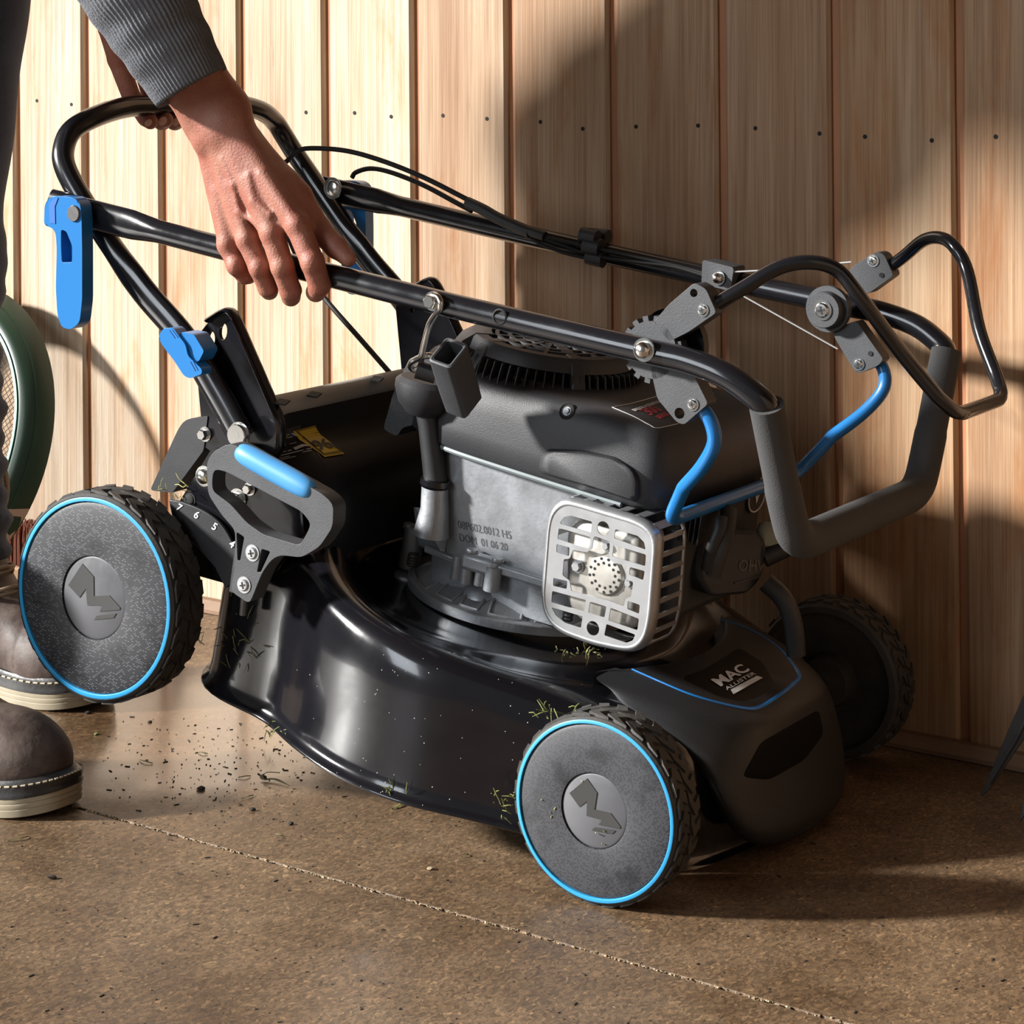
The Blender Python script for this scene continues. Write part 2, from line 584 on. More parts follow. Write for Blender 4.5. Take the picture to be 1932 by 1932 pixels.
LEAN = 0.0095                      # the boards stand a touch out of plumb
wall = empty('wall_back')
wall.matrix_world = Matrix.Translation(W0) @ Matrix(((WD.x, WN.x, 0, 0), (WD.y, WN.y, 0, 0), (0, 0, 1, 0), (0, 0, 0, 1)))
tag(wall, kind='structure')
# wall frame: x along the wall, y out into the room, z up
def shear(x, z):
    return x - (z - 0.25) * LEAN * 1.05
seams = [-2.2, -2.045, -1.889, -1.7343, -1.5802, -1.4276, -1.2662, -1.109, -0.9484, -0.7902, -0.6313, -0.4701, -0.3087, -0.1515, 0.0092, 0.173, 0.337, 0.5, 0.665, 0.83, 0.995, 1.16, 1.325, 1.49, 1.655, 1.82]
nail_px = [(70, 190), (135, 197), (200, 197), (577, 212), (669, 213), (738, 220), (836, 218), (919, 224), (1020, 230), (1100, 243), (1200, 239), (1317, 237), (1425, 242), (1546, 252), (1632, 258), (1758, 265), (1879, 258)]
nails = []
for q in nail_px:
    w = on_wall(*q) - W0
    nails.append((w.dot(WD), w.z))
ZT = 2.25
bm = bmesh.new()
add_box(bm, (-0.19, -0.0135, ZT / 2), X3, Y3, Z3, 4.1, 0.012, ZT)
finish('wall_backing', bm, GROOVE, wall, smooth=False)
for i in range(len(seams) - 1):
    a, b_ = seams[i] + 0.0055, seams[i + 1] - 0.0055
    g = 0.004
    bm = bmesh.new()
    prof = [(a, -0.0085), (a, -g), (a + g, 0.0), (b_ - g, 0.0), (b_, -g), (b_, -0.0085)]
    rings = []
    for z in (0.001, 0.55, 1.1, 1.65, ZT):
        rings.append([(shear(x, z), y + 0.0004 * math.sin(i * 5.1), z) for x, y in prof])
    add_loft(bm, rings)
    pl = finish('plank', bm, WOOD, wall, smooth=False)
    # the boards are not all one wood: paler pine to the left, browner ones from the middle on, part weathering, part painted shade
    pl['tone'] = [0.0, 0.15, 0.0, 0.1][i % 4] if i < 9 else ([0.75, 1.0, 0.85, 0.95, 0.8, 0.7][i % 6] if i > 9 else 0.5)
    for nx, nz in nails:
        if a < nx < b_:
            bm = bmesh.new()
            add_lathe(bm, [(0.0028, -0.001), (0.0028, 0.0002), (0, 0.0002)], (nx, 0.0003 + 0.0004 * math.sin(i * 5.1), nz), (0, 1, 0), 8)
            finish('nail', bm, DARK, pl, smooth=False)
base = empty('baseboard_back')
base.matrix_world = wall.matrix_world.copy()
tag(base, kind='structure')
TRIM = mat('base_strip_wood', (0.22, 0.13, 0.075), 0.6, var=0.3, vscale=12)
loft('strip', [[(x, 0.002, 0.001), (x, 0.022, 0.001), (x, 0.022, 0.006), (x, 0.012, 0.017), (x, 0.002, 0.018)] for x in (-2.2, 1.82)], TRIM, base)

# the shed goes on round the picture: boarded ceiling and a plain right-hand wall, light comes in from the open left side
ceil = empty('ceiling')
ceil.matrix_world = wall.matrix_world.copy()
tag(ceil, kind='structure')
DARKWOOD = mat('dark_shed_boards', (0.16, 0.10, 0.06), 0.7, var=0.4, vscale=5, stretch=(1, 8, 1))
for i in range(11):
    box('ceiling_board', (-0.18, 0.12 + 0.20 * i, ZT + 0.012), (4.05, 0.194, 0.02), DARKWOOD, ceil, bevel=0.002, bseg=1)
wr_ = empty('wall_right')
wr_.matrix_world = wall.matrix_world.copy()
tag(wr_, kind='structure')
for i in range(11):
    box('board', (1.84, 0.11 + 0.20 * i, ZT / 2), (0.02, 0.194, ZT), DARKWOOD, wr_, bevel=0.002, bseg=1)

def floor_material():
    m = bpy.data.materials.new('chipboard')
    m.use_nodes = True
    N, Lk = m.node_tree.nodes, m.node_tree.links
    b = N['Principled BSDF']
    tc = N.new('ShaderNodeTexCoord')
    def noise(scale, det=4, rough=0.6, vec=None):
        n = N.new('ShaderNodeTexNoise')
        n.inputs['Scale'].default_value = scale
        n.inputs['Detail'].default_value = det
        n.inputs['Roughness'].default_value = rough
        Lk.new(vec or tc.outputs['Object'], n.inputs['Vector'])
        return n.outputs['Fac']
    def ramp(fac, stops):
        r = N.new('ShaderNodeValToRGB')
        e = r.color_ramp.elements
        while len(e) < len(stops): e.new(0.5)
        for i, (p, c) in enumerate(stops):
            e[i].position = p
            e[i].color = (*c, 1)
        Lk.new(fac, r.inputs['Fac'])
        return r.outputs['Color']
    def mul(a, bb, f=1.0):
        x = N.new('ShaderNodeMix')
        x.data_type = 'RGBA'
        x.blend_type = 'MULTIPLY'
        x.inputs['Factor'].default_value = f
        Lk.new(a, x.inputs[6])
        Lk.new(bb, x.inputs[7])
        return x.outputs[2]
    base = ramp(noise(7, 5, 0.6), [(0.3, (0.105, 0.066, 0.037)), (0.55, (0.150, 0.099, 0.058)), (0.75, (0.185, 0.130, 0.080))])
    vo = N.new('ShaderNodeTexVoronoi')
    vo.inputs['Scale'].default_value = 400
    mp = N.new('ShaderNodeMapping')
    mp.inputs['Scale'].default_value = (1.0, 0.55, 1.0)
    nz = N.new('ShaderNodeTexNoise')
    nz.inputs['Scale'].default_value = 90
    Lk.new(tc.outputs['Object'], nz.inputs['Vector'])
    ad = N.new('ShaderNodeVectorMath')
    ad.operation = 'MULTIPLY_ADD'
    Lk.new(nz.outputs['Color'], ad.inputs[0])
    ad.inputs[1].default_value = (0.012, 0.012, 0.0)
    Lk.new(tc.outputs['Object'], ad.inputs[2])
    Lk.new(ad.outputs[0], mp.inputs['Vector'])
    Lk.new(mp.outputs[0], vo.inputs['Vector'])
    chips = ramp(vo.outputs['Color'], [(0.0, (0.50, 0.46, 0.42)), (0.5, (0.95, 0.93, 0.9)), (0.8, (1.35, 1.28, 1.15)), (1.0, (2.3, 2.2, 1.95))])
    speck = ramp(noise(420, 2, 0.5), [(0.28, (0.5, 0.45, 0.42)), (0.42, (1, 1, 1))])
    damp = ramp(noise(4.2, 6, 0.72), [(0.36, (0.62, 0.58, 0.55)), (0.56, (1, 1, 1))])
    c = mul(mul(mul(base, chips, 1.0), speck, 0.9), damp, 0.9)
    Lk.new(c, b.inputs['Base Color'])
    r = N.new('ShaderNodeMapRange')
    r.inputs['From Min'].default_value = 0.36
    r.inputs['From Max'].default_value = 0.62
    r.inputs['To Min'].default_value = 0.36
    r.inputs['To Max'].default_value = 0.58
    Lk.new(noise(4.2, 6, 0.72), r.inputs['Value'])
    # a damp trodden patch between the boots and the deck: smoother and a little darker
    dv = N.new('ShaderNodeVectorMath')
    dv.operation = 'DISTANCE'
    pc = WG(400, 1370) - W0
    dv.inputs[1].default_value = (pc.dot(WD), pc.dot(WN), 0)
    ad2 = N.new('ShaderNodeVectorMath')
    ad2.operation = 'MULTIPLY_ADD'
    nz2 = N.new('ShaderNodeTexNoise')
    nz2.inputs['Scale'].default_value = 9
    nz2.inputs['Detail'].default_value = 6
    Lk.new(tc.outputs['Object'], nz2.inputs['Vector'])
    Lk.new(nz2.outputs['Color'], ad2.inputs[0])
    ad2.inputs[1].default_value = (0.22, 0.22, 0.0)
    ofs = N.new('ShaderNodeVectorMath')
    ofs.operation = 'SUBTRACT'
    ofs.inputs[1].default_value = (0.11, 0.11, 0.0)
    Lk.new(tc.outputs['Object'], ofs.inputs[0])
    Lk.new(ofs.outputs[0], ad2.inputs[2])
    Lk.new(ad2.outputs[0], dv.inputs[0])
    wet = N.new('ShaderNodeMapRange')
    wet.interpolation_type = 'SMOOTHSTEP'
    wet.inputs['From Min'].default_value = 0.12
    wet.inputs['From Max'].default_value = 0.34
    wet.inputs['To Min'].default_value = 1.0
    wet.inputs['To Max'].default_value = 0.0
    Lk.new(dv.outputs['Value'], wet.inputs['Value'])
    rm = N.new('ShaderNodeMix')
    Lk.new(wet.outputs['Result'], rm.inputs['Factor'])
    Lk.new(r.outputs['Result'], rm.inputs[2])
    rm.inputs[3].default_value = 0.16
    Lk.new(rm.outputs[0], b.inputs['Roughness'])
    wc = N.new('ShaderNodeMix')
    wc.data_type = 'RGBA'
    wc.blend_type = 'MULTIPLY'
    Lk.new(wet.outputs['Result'], wc.inputs['Factor'])
    Lk.new(c, wc.inputs[6])
    wc.inputs[7].default_value = (1.0, 0.97, 0.94, 1)
    Lk.new(wet.outputs['Result'], b.inputs['Coat Weight'])
    b.inputs['Coat Roughness'].default_value = 0.14
    b.inputs['Coat IOR'].default_value = 1.6
    Lk.new(wc.outputs[2], b.inputs['Base Color'])
    b.inputs['Specular IOR Level'].default_value = 0.5
    bp = N.new('ShaderNodeBump')
    bp.inputs['Strength'].default_value = 0.25
    bp.inputs['Distance'].default_value = 0.0015
    Lk.new(noise(330, 4, 0.6), bp.inputs['Height'])
    Lk.new(bp.outputs[0], b.inputs['Normal'])
    return m
CHIP = floor_material()
floor = empty('floor')
floor.matrix_world = wall.matrix_world.copy()
tag(floor, kind='structure')
qa, qb = WG(150, 1525) - W0, WG(1450, 1890) - W0
SEAM = 0.5 * (qa.dot(WN) + qb.dot(WN))
tilt = (qb.dot(WN) - qa.dot(WN)) / (qb.dot(WD) - qa.dot(WD))
def seam_y(x):
    return qa.dot(WN) + tilt * (x - qa.dot(WD))
def slab(name, pts):
    bm = bmesh.new()
    add_loft(bm, [[(x, y, -0.018) for x, y in pts], [(x, y, 0.0) for x, y in pts]])
    return finish(name, bm, CHIP, floor, smooth=False, bevel=0.0012, bseg=1)
G = 0.0018
slab('floor_panel', [(-2.3, -0.03), (1.85, -0.03), (1.85, seam_y(1.85) - G), (-2.3, seam_y(-2.3) - G)])
slab('floor_panel', [(-2.3, seam_y(-2.3) + G), (1.85, seam_y(1.85) + G), (1.85, 2.7), (-2.3, 2.7)])
bm = bmesh.new()
add_box(bm, (-0.22, 1.3, -0.035), X3, Y3, Z3, 4.1, 2.7, 0.03)
finish('floor_joists', bm, DIRT, floor, smooth=False)
# frayed chips along the seam
bm = bmesh.new()
for k in range(650):
    x = random.uniform(-1.35, 0.45)
    if random.random() < 0.25 and x < -1.0: continue
    y = seam_y(x) + random.gauss(0, 0.0011)
    a = random.uniform(0, PI)
    s = random.uniform(0.0006, 0.0022)
    add_box(bm, (x, y, 0.0003), (math.cos(a), math.sin(a), 0.2), (-math.sin(a), math.cos(a), 0.1), (0, -0.1, 1), s * 1.6, s * 0.7, s * 0.6)
o = finish('seam_crumbs', bm, CRUMB, floor, smooth=False)
o['kind'] = 'stuff'
# ------------------------------------------------------------------ the mower: wheels and deck
mower = empty('lawn_mower')
mower.matrix_world = MOWER
tag(mower, 'black petrol lawn mower with blue ringed wheels, held up at the rear', 'lawn mower')
XC = -0.275                                            # crankshaft axis

def cover_material(name, kind):
    m = mat(name, (0.034, 0.034, 0.038), 0.5)
    N, Lk = m.node_tree.nodes, m.node_tree.links
    b = N['Principled BSDF']
    tc = [n for n in N if n.type == 'TEX_COORD'][0]
    mp = N.new('ShaderNodeMapping')
    mp.inputs['Rotation'].default_value = (PI / 2, 0, 0)
    Lk.new(tc.outputs['Object'], mp.inputs['Vector'])
    br = N.new('ShaderNodeTexBrick')
    sc = 300 if kind == 'dash' else 420
    br.inputs['Scale'].default_value = sc
    br.inputs['Brick Width'].default_value = 1.1 if kind == 'dash' else 0.8
    br.inputs['Row Height'].default_value = 0.55 if kind == 'dash' else 0.7
    br.inputs['Mortar Size'].default_value = 0.20 if kind == 'dash' else 0.10
    br.inputs['Color1'].default_value = (0, 0, 0, 1)
    br.inputs['Color2'].default_value = (1, 1, 1, 1)
    br.inputs['Mortar'].default_value = (0, 0, 0, 1)
    Lk.new(mp.outputs[0], br.inputs['Vector'])
    cr_ = N.new('ShaderNodeMath')
    cr_.operation = 'GREATER_THAN'
    cr_.inputs[1].default_value = 0.62 if kind == 'dash' else 0.4
    Lk.new(br.outputs['Color'], cr_.inputs[0])
    bp = N.new('ShaderNodeBump')
    bp.inputs['Strength'].default_value = 0.9
    bp.inputs['Distance'].default_value = 0.0008
    Lk.new(cr_.outputs[0], bp.inputs['Height'])
    Lk.new(bp.outputs[0], b.inputs['Normal'])
    # raised dashes take a lighter grey: their sunlit glint painted in
    mx = N.new('ShaderNodeMix')
    mx.data_type = 'RGBA'
    Lk.new(cr_.outputs[0], mx.inputs['Factor'])
    mx.inputs[6].default_value = (0.024, 0.025, 0.029, 1)
    mx.inputs[7].default_value = (0.20, 0.20, 0.21, 1) if kind == 'dash' else (0.052, 0.053, 0.060, 1)
    no = N.new('ShaderNodeTexNoise')
    no.inputs['Scale'].default_value = 26
    no.inputs['Detail'].default_value = 5
    Lk.new(tc.outputs['Object'], no.inputs['Vector'])
    rp = N.new('ShaderNodeValToRGB')
    rp.color_ramp.elements[0].position = 0.36
    rp.color_ramp.elements[0].color = (0.45, 0.45, 0.47, 1)
    rp.color_ramp.elements[1].position = 0.47
    rp.color_ramp.elements[1].color = (1, 1, 1, 1)
    Lk.new(no.outputs['Fac'], rp.inputs['Fac'])
    mu = N.new('ShaderNodeMix')
    mu.data_type = 'RGBA'
    mu.blend_type = 'MULTIPLY'
    mu.inputs['Factor'].default_value = 1
    Lk.new(mx.outputs[2], mu.inputs[6])
    Lk.new(rp.outputs[0], mu.inputs[7])
    Lk.new(mu.outputs[2], b.inputs['Base Color'])
    return m
COVER_A = cover_material('stippled_cover', 'stipple')
COVER_B = cover_material('dashed_cover', 'dash')
HUB = mat('smooth_hub_plastic', (0.085, 0.086, 0.093), 0.36, rvar=0.08, vscale=60)
EMBLEM = mat('emblem_plastic', (0.024, 0.023, 0.022), 0.5)

# the angular emblem, in hub units read off the front hub
def _hub_poly(px):
    c = P(1118.5, 1540.5, -HALF)
    out = []
    for x, y in px:
        q = P(1040 + x / 10.73, 1450 + y / 10.73, -HALF) - c
        out.append((q.x / 0.0354, q.z / 0.0354))
    return out
EMB1 = _hub_poly([(340, 605), (700, 310), (905, 600), (855, 945), (1185, 1020), (1385, 1300), (1360, 1330), (935, 1248), (1000, 1170), (920, 1130), (690, 1070), (702, 770), (545, 890)])
EMB2 = _hub_poly([(855, 1305), (1280, 1375), (1215, 1437), (790, 1362)])

def make_wheel(name, R, width, cover, center, near=True, spin=0.0):
    k = R / 0.0915
    rt = R - 0.0030
    bm = bmesh.new()
    prof = [(0.0865 * k, 0.0012), (rt - 0.003, 0.0), (rt, 0.003), (rt, width - 0.004), (rt - 0.003, width - 0.001), (R * 0.86, width), (R * 0.82, width - 0.012), (R * 0.35, width - 0.016), (R * 0.3, width + 0.004), (0.012, width + 0.004), (0, width + 0.004)]
    add_lathe(bm, prof, (0, 0, 0), (0, 1, 0), 72, up=(0, 0, 1))
    NB = 28
    for row, (y0, y1, off, sk) in enumerate(((0.0050, width * 0.45, 0.0, 0.10), (width * 0.52, width - 0.005, 0.5, -0.10))):
        for i in range(NB):
            a0 = 2 * PI * (i + off) / NB
            a1 = a0 + 2 * PI / NB * 0.66
            vs = []
            for rr in (rt - 0.004, R):
                for yy, ss in ((y0, 0.0), ((y0 + y1) / 2, sk * 1.6), (y1, sk)):
                    for aa in (a0, a1):
                        ins = 0.012 if rr == R else 0.0
                        a = aa + ss + (ins if aa == a0 else -ins)
                        vs.append(bm.verts.new((math.cos(a) * rr, yy, math.sin(a) * rr)))
            for p in range(2):
                o = p * 2
                bm.faces.new((vs[6 + o], vs[7 + o], vs[9 + o], vs[8 + o]))
                bm.faces.new((vs[o], vs[2 + o], vs[8 + o], vs[6 + o]))
                bm.faces.new((vs[1 + o], vs[7 + o], vs[9 + o], vs[3 + o]))
            bm.faces.new((vs[0], vs[6], vs[7], vs[1]))
            bm.faces.new((vs[4], vs[5], vs[11], vs[10]))
    w = finish(name, bm, RUBBER, mower)
    w.location = center
    w.rotation_euler = (0, 0, 0 if near else PI)
    cv = lathe('wheel_cover', [(0.0, 0.004), (0.036 * k, 0.004), (0.0362 * k, 0.0012), (0.040 * k, 0.0006), (0.078 * k, 0.0006), (0.0818 * k, 0.0022), (0.0824 * k, 0.005)], (0, 0, 0), (0, 1, 0), cover, w, 72)
    lathe('blue_ring', [(0.0822 * k, 0.004), (0.0826 * k, 0.0004), (0.0830 * k, 0.0), (0.0856 * k, 0.0), (0.0862 * k, 0.0004), (0.0866 * k, 0.004)], (0, 0, 0), (0, 1, 0), BLUELT, w, 72, label='light blue ring around the wheel cover')
    hx, hz = -0.0022, -0.0012
    h = lathe('hub_cap', [(0, 0.0022), (0.0335 * k, 0.0022), (0.0352 * k, 0.0030), (0.0352 * k, 0.005)], (0, 0, 0), (0, 1, 0), HUB, w, 48)
    bm = bmesh.new()
    for poly in (EMB1, EMB2):
        add_plate(bm, [Vector((x * 0.0352 * k, 0.0023, z * 0.0352 * k)) for x, z in poly], [], (0, -0.0009, 0))
    e = finish('emblem', bm, EMBLEM, w, 'dark raised zigzag emblem on the hub', smooth=False)
    for q in (h, e):
        q.rotation_euler = (0, spin, 0)
    return w
AX_R = Vector((-0.6438, 0, 0.1112))
make_wheel('front_wheel', R_FRONT, 0.050, COVER_A, (0, -HALF, R_FRONT), True)
make_wheel('front_wheel', R_FRONT, 0.050, COVER_A, (0, HALF, R_FRONT), False, 0.7)
make_wheel('rear_wheel', R_REAR, 0.054, COVER_B, (AX_R.x, -HALF, AX_R.z), True, -0.18)
make_wheel('rear_wheel', R_REAR, 0.054, COVER_B, (AX_R.x, HALF, AX_R.z), False, 1.9)
bm = bmesh.new()
add_tube(bm, [(0, -HALF + 0.05, R_FRONT), (0, HALF - 0.05, R_FRONT)], 0.006)
finish('front_axle', bm, CHROME, mower)
bm = bmesh.new()
add_tube(bm, [(AX_R.x, -HALF + 0.05, AX_R.z), (AX_R.x, HALF - 0.05, AX_R.z)], 0.006)
finish('rear_axle', bm, CHROME, mower)

# deck: profile swept around the crankshaft axis; angles in degrees, -90 is the side towards the camera
#        angle  r_dish z_dish r_crest z_crest r_out z_shoulder z_rim
DK = [(-180, 0.165, 0.165, 0.215, 0.285, 0.255, 0.262, 0.075),
      (-160, 0.168, 0.165, 0.222, 0.280, 0.300, 0.255, 0.050),
      (-142, 0.172, 0.164, 0.232, 0.250, 0.328, 0.215, 0.030),
      (-127, 0.174, 0.163, 0.232, 0.212, 0.270, 0.185, 0.024),
      (-112, 0.175, 0.162, 0.236, 0.193, 0.264, 0.165, 0.024),
      (-96, 0.176, 0.161, 0.240, 0.181, 0.267, 0.152, 0.022),
      (-80, 0.176, 0.160, 0.240, 0.172, 0.271, 0.144, 0.022),
      (-63, 0.176, 0.158, 0.240, 0.163, 0.272, 0.136, 0.022),
      (-48, 0.176, 0.156, 0.242, 0.158, 0.292, 0.130, 0.018),
      (-30, 0.176, 0.154, 0.245, 0.150, 0.340, 0.118, 0.008),
      (-12, 0.176, 0.152, 0.245, 0.140, 0.338, 0.100, 0.008),
      (0, 0.176, 0.152, 0.245, 0.140, 0.335, 0.100, 0.008)]
def deck_ring(row):
    a, rd, zd, rc_, zc, ro, zs, zr = row
    prof = [(0.10, zd), (rd, zd), (rd + 0.012, zd + 0.003), (rc_ - 0.028, zd + (zc - zd) * 0.62), (rc_ - 0.012, zc - 0.004), (rc_, zc), (rc_ + (ro - rc_) * 0.42, zc - 0.004), (ro - (ro - rc_) * 0.22, zs + (zc - zs) * 0.48), (ro - 0.003, zs), (ro + 0.001, zs - 0.03), (ro + 0.003, zs * 0.45 + zr * 0.55), (ro + 0.004, zr + 0.012), (ro + 0.007, zr + 0.004), (ro + 0.014, zr), (ro + 0.014, zr - 0.004), (ro + 0.004, zr - 0.002)]
    t = math.radians(a)
    return [(XC + math.cos(t) * r, math.sin(t) * r, z) for r, z in prof]
def interp_rows(rows, step=4):
    A = np.array(rows, float)
    out = []
    for a in np.arange(rows[0][0], rows[-1][0] + 0.01, step):
        i = np.searchsorted(A[:, 0], a, side='right') - 1
        i = min(max(i, 0), len(A) - 2)
        t = (a - A[i, 0]) / (A[i + 1, 0] - A[i, 0])
        p1, p2 = A[i], A[i + 1]
        p0 = A[i - 1] if i > 0 else p1
        p3 = A[i + 2] if i + 2 < len(A) else p2
        m1, m2 = (p2 - p0) / 2, (p3 - p1) / 2
        r = (2 * t ** 3 - 3 * t ** 2 + 1) * p1 + (t ** 3 - 2 * t ** 2 + t) * m1 + (-2 * t ** 3 + 3 * t ** 2) * p2 + (t ** 3 - t ** 2) * m2
        r[0] = a
        out.append(tuple(r))
    return out
rows = interp_rows(DK)
rows = rows + [(-r[0],) + tuple(r[1:]) for r in rows[::-1][1:]]
bm = bmesh.new()
R_ = [deck_ring(r) for r in rows[:-1]]
vs = [[bm.verts.new(p) for p in r] for r in R_]
for i in range(len(vs)):
    A, B = vs[i], vs[(i + 1) % len(vs)]
    for k in range(len(A) - 1):
        bm.faces.new((A[k], B[k], B[k + 1], A[k + 1]))
deck = finish('deck', bm, GLOSS, mower, 'glossy black pressed steel deck', sub=1)

# rear of the deck: sloping panel with the hinge ledge and the grey flap
HX, HZ = -0.505, 0.3330
prof = [(-0.545, 0.10), (-0.535, 0.30), (-0.522, 0.338), (-0.508, HZ + 0.004), (-0.5035, HZ - 0.002), (-0.500, HZ - 0.016), (-0.494, HZ - 0.024), (-0.470, 0.300), (-0.448, 0.288), (-0.430, 0.272), (-0.418, 0.245), (-0.412, 0.20)]
rings = []
for y in np.linspace(-0.190, 0.190, 15):
    e = max(0.0, abs(y) - 0.165) / 0.025
    rings.append([(x, y, z - 0.02 * e * e) for x, z in prof])
rear_panel = loft('rear_panel', rings, SATIN, mower, closed=False, label='black sloping panel in front of the rear flap')
roll = []
for y in np.linspace(-0.190, 0.190, 9):
    roll.append([(-0.512 + 0.0135 * math.cos(t) - 0.006, y, 0.3425 + 0.012 * math.sin(t)) for t in np.linspace(0, 2 * PI, 14, endpoint=False)])
flap = loft('rear_flap', roll, GREYROLL, mower, 'grey rolled rear flap')
plate('flap_board', [(-0.525, -0.19, 0.34), (-0.535, -0.19, 0.34), (-0.62, -0.19, 0.16), (-0.61, -0.19, 0.16)], [], (0, 0.385, 0), BLACKPL, mower)
for px, py in ((528, 753), (588, 740), (704, 727)):
    q = P(px, py, -0.19 if px < 560 else (-0.13 if px < 620 else 0.0))
    box('flap_slot', (q.x + 0.004, q.y, 0.3545), (0.012, 0.022, 0.0016), DARK, flap, axes=((1, 0.4, 0), (-0.4, 1, 0), Z3))
# black guard slanting behind the near side plate
g = rounded([P(283, 925, -0.2), P(338, 805, -0.2), P(352, 790, -0.2), P(392, 785, -0.2), P(384, 850, -0.2), P(325, 930, -0.2)], [0.005, 0.012, 0.012, 0.002, 0.004, 0.002])
plate('rear_guard', g, [], (0, 0.03, 0), BLACKPL, mower, bevel=0.003)
# wheel carrier on the near side, with the numbered height scale
car = rounded([P(400, 845, -0.222), P(452, 850, -0.222), P(560, 900, -0.222), P(570, 1010, -0.222), P(520, 1080, -0.222), P(440, 1105, -0.222), P(350, 1080, -0.222), P(330, 960, -0.222)], 0.006)
plate('wheel_carrier', car, [], (0, 0.004, 0), GLOSS, mower, bevel=0.001)
carf = [Vector((v.x, -v.y, v.z)) for v in car]
plate('wheel_carrier', carf, [], (0, -0.004, 0), GLOSS, mower, bevel=0.001)
arc_o = [P(x, y, -0.2300) for x, y in ((318, 943), (345, 948), (385, 965), (415, 988), (435, 1018), (448, 1050), (448, 1090))]
arc_i = [P(x, y, -0.2300) for x, y in ((425, 1110), (405, 1070), (370, 1030), (330, 1000))]
quad = plate('height_scale', cr(arc_o, 4) + arc_i, [], (0, 0.004, 0), BLACKPL, mower, bevel=0.0008, label='black height scale numbered 4 to 7')
for s, px, py in (('7', 338, 958), ('6', 371, 972), ('5', 405, 994), ('4', 438, 1027)):
    o = P(px, py, -0.2304)
    text('numeral', s, 0.0125, o, P(px + 8, py + 5, -0.2304) - o, P(px + 5, py - 9, -0.2304) - o, WHITEINK, quad, bold=0.0002)
for px, py, r, hd in ((386, 898, 0.0085, 'dome'), (449, 941, 0.0085, 'hex'), (472, 922, 0.0055, 'hex')):
    bolt('bolt', P(px, py, -0.2225), (0, -1, 0), r, 0.008, mower, head=hd)
bolt('bolt', P(358, 943, -0.2225), (0, -1, 0), 0.006, 0.002, mower, DARK, head='dome')
bm = bmesh.new()
add_tube(bm, [P(462, 1125, -0.235), P(459, 1160, -0.235)], 0.0045)
finish('scale_pin', bm, BLADE, mower)

# raising handle: a D-shaped grip on two screws
def HP(x, y, d=-0.282):
    return P(280 + x / 3.22, 560 + y / 3.22, d)
outer = [(352, 1010), (388, 945), (480, 893), (540, 905), (1060, 1200), (1125, 1262), (1120, 1400), (1040, 1520), (930, 1585), (800, 1570), (745, 1600), (690, 1680), (615, 1868), (500, 1790), (522, 1650), (528, 1420), (440, 1320), (362, 1200)]
hole = [(388, 1100), (402, 1048), (470, 1062), (930, 1305), (985, 1375), (972, 1420), (920, 1512), (700, 1445), (600, 1375), (500, 1262), (390, 1180)]
t1 = [(536, 1430), (582, 1460), (556, 1605), (542, 1600)]
t2 = [(688, 1532), (740, 1548), (680, 1675), (660, 1672)]
lever = plate('raising_handle', rounded([HP(*q) for q in outer], 0.007), [rounded([HP(*q) for q in h], r) for h, r in ((hole, 0.006), (t1, 0.002), (t2, 0.002))], (0, 0.022, 0), GREYPL, mower, bevel=0.0022, label='charcoal D-shaped handle with a light blue grip')
ga, gb = HP(512, 958), HP(985, 1220)
d = (gb - ga).normalized()
bm = bmesh.new()
nrm = Vector((0, -1, 0))
upv = d.cross(nrm)
if upv.z < 0: upv = -upv
rings = []
for t in np.linspace(0, 1, 13):
    c = ga.lerp(gb, t) + upv * 0.0042
    e = 1 - 0.35 * abs(2 * t - 1) ** 6
    sk = d * (0.004 * (1 if t < .5 else 1))
    rings.append([c + upv * (0.0125 * e * math.cos(a)) + nrm * (0.012 * e * math.sin(a)) - nrm * 0.006 for a in np.linspace(0, 2 * PI, 18, endpoint=False)])
add_loft(bm, rings)
finish('grip', bm, BLUEGRIP, lever, 'light blue grip', sub=1)
cross_screw('screw', HP(632, 1556, -0.2823), (0, -1, 0), 0.0066, lever, STEEL)
cross_screw('screw', HP(581, 1750, -0.2823), (0, -1, 0), 0.0066, lever, STEEL)
bm = bmesh.new()
add_box(bm, HP(620, 1650, -0.245), X3, Y3, Z3, 0.022, 0.035, 0.05)
finish('lever_arm', bm, BLACKPL, lever, smooth=False)
# ------------------------------------------------------------------ the mower: handles, levers, cables
def mir(p):
    return Vector((p[0], -p[1], p[2]))
HU = 0.235                                  # half spacing of the upper handle tubes
# upper handle: near tube, then its mirror image, joined by the foam grip
up_pts = [P(98, 384, -HU), P(160, 401, -HU), P(300, 437, -HU), P(420, 468, -HU), P(640, 524, -HU), P(900, 588, -HU), P(1218, 662, -HU), P(1300, 681, -0.2345), P(1372, 710, -0.234), P(1425, 748, -0.231)]
top_f, low_f = Vector((0.0869, -0.2267, 0.4998)), Vector((0.1000, -0.1819, 0.4036))
cor_f = Vector((0.1055, -0.158, 0.3640))
near = cr(up_pts + [top_f], 6)
n = len(near)
flat = []
for i, q in enumerate(near):
    px_t = (q.x - near[0].x)
    k = min(1.0, max(0.0, (px_t - 0.115) / 0.05))
    k = k * k * (3 - 2 * k)
    flat.append((0.0170 * (1 - k) + 0.0128 * k, 0.0085 * (1 - k) + 0.0128 * k))
grip_path = fillet([top_f, low_f.lerp(cor_f, 0.2), cor_f + Vector((0.001, 0.004, -0.006)), mir(cor_f + Vector((0.001, 0.004, -0.006))), mir(low_f.lerp(cor_f, 0.2)), mir(top_f)], [0, 0.03, 0.035, 0.035, 0.03, 0], 8)
full = near + grip_path[1:-1] + [mir(q) for q in near[::-1]]
bm = bmesh.new()
add_tube(bm, full, 0, 18, flat=flat + [(0.0128, 0.0128)] * (len(grip_path) - 2) + flat[::-1], up=(0, 0, 1))
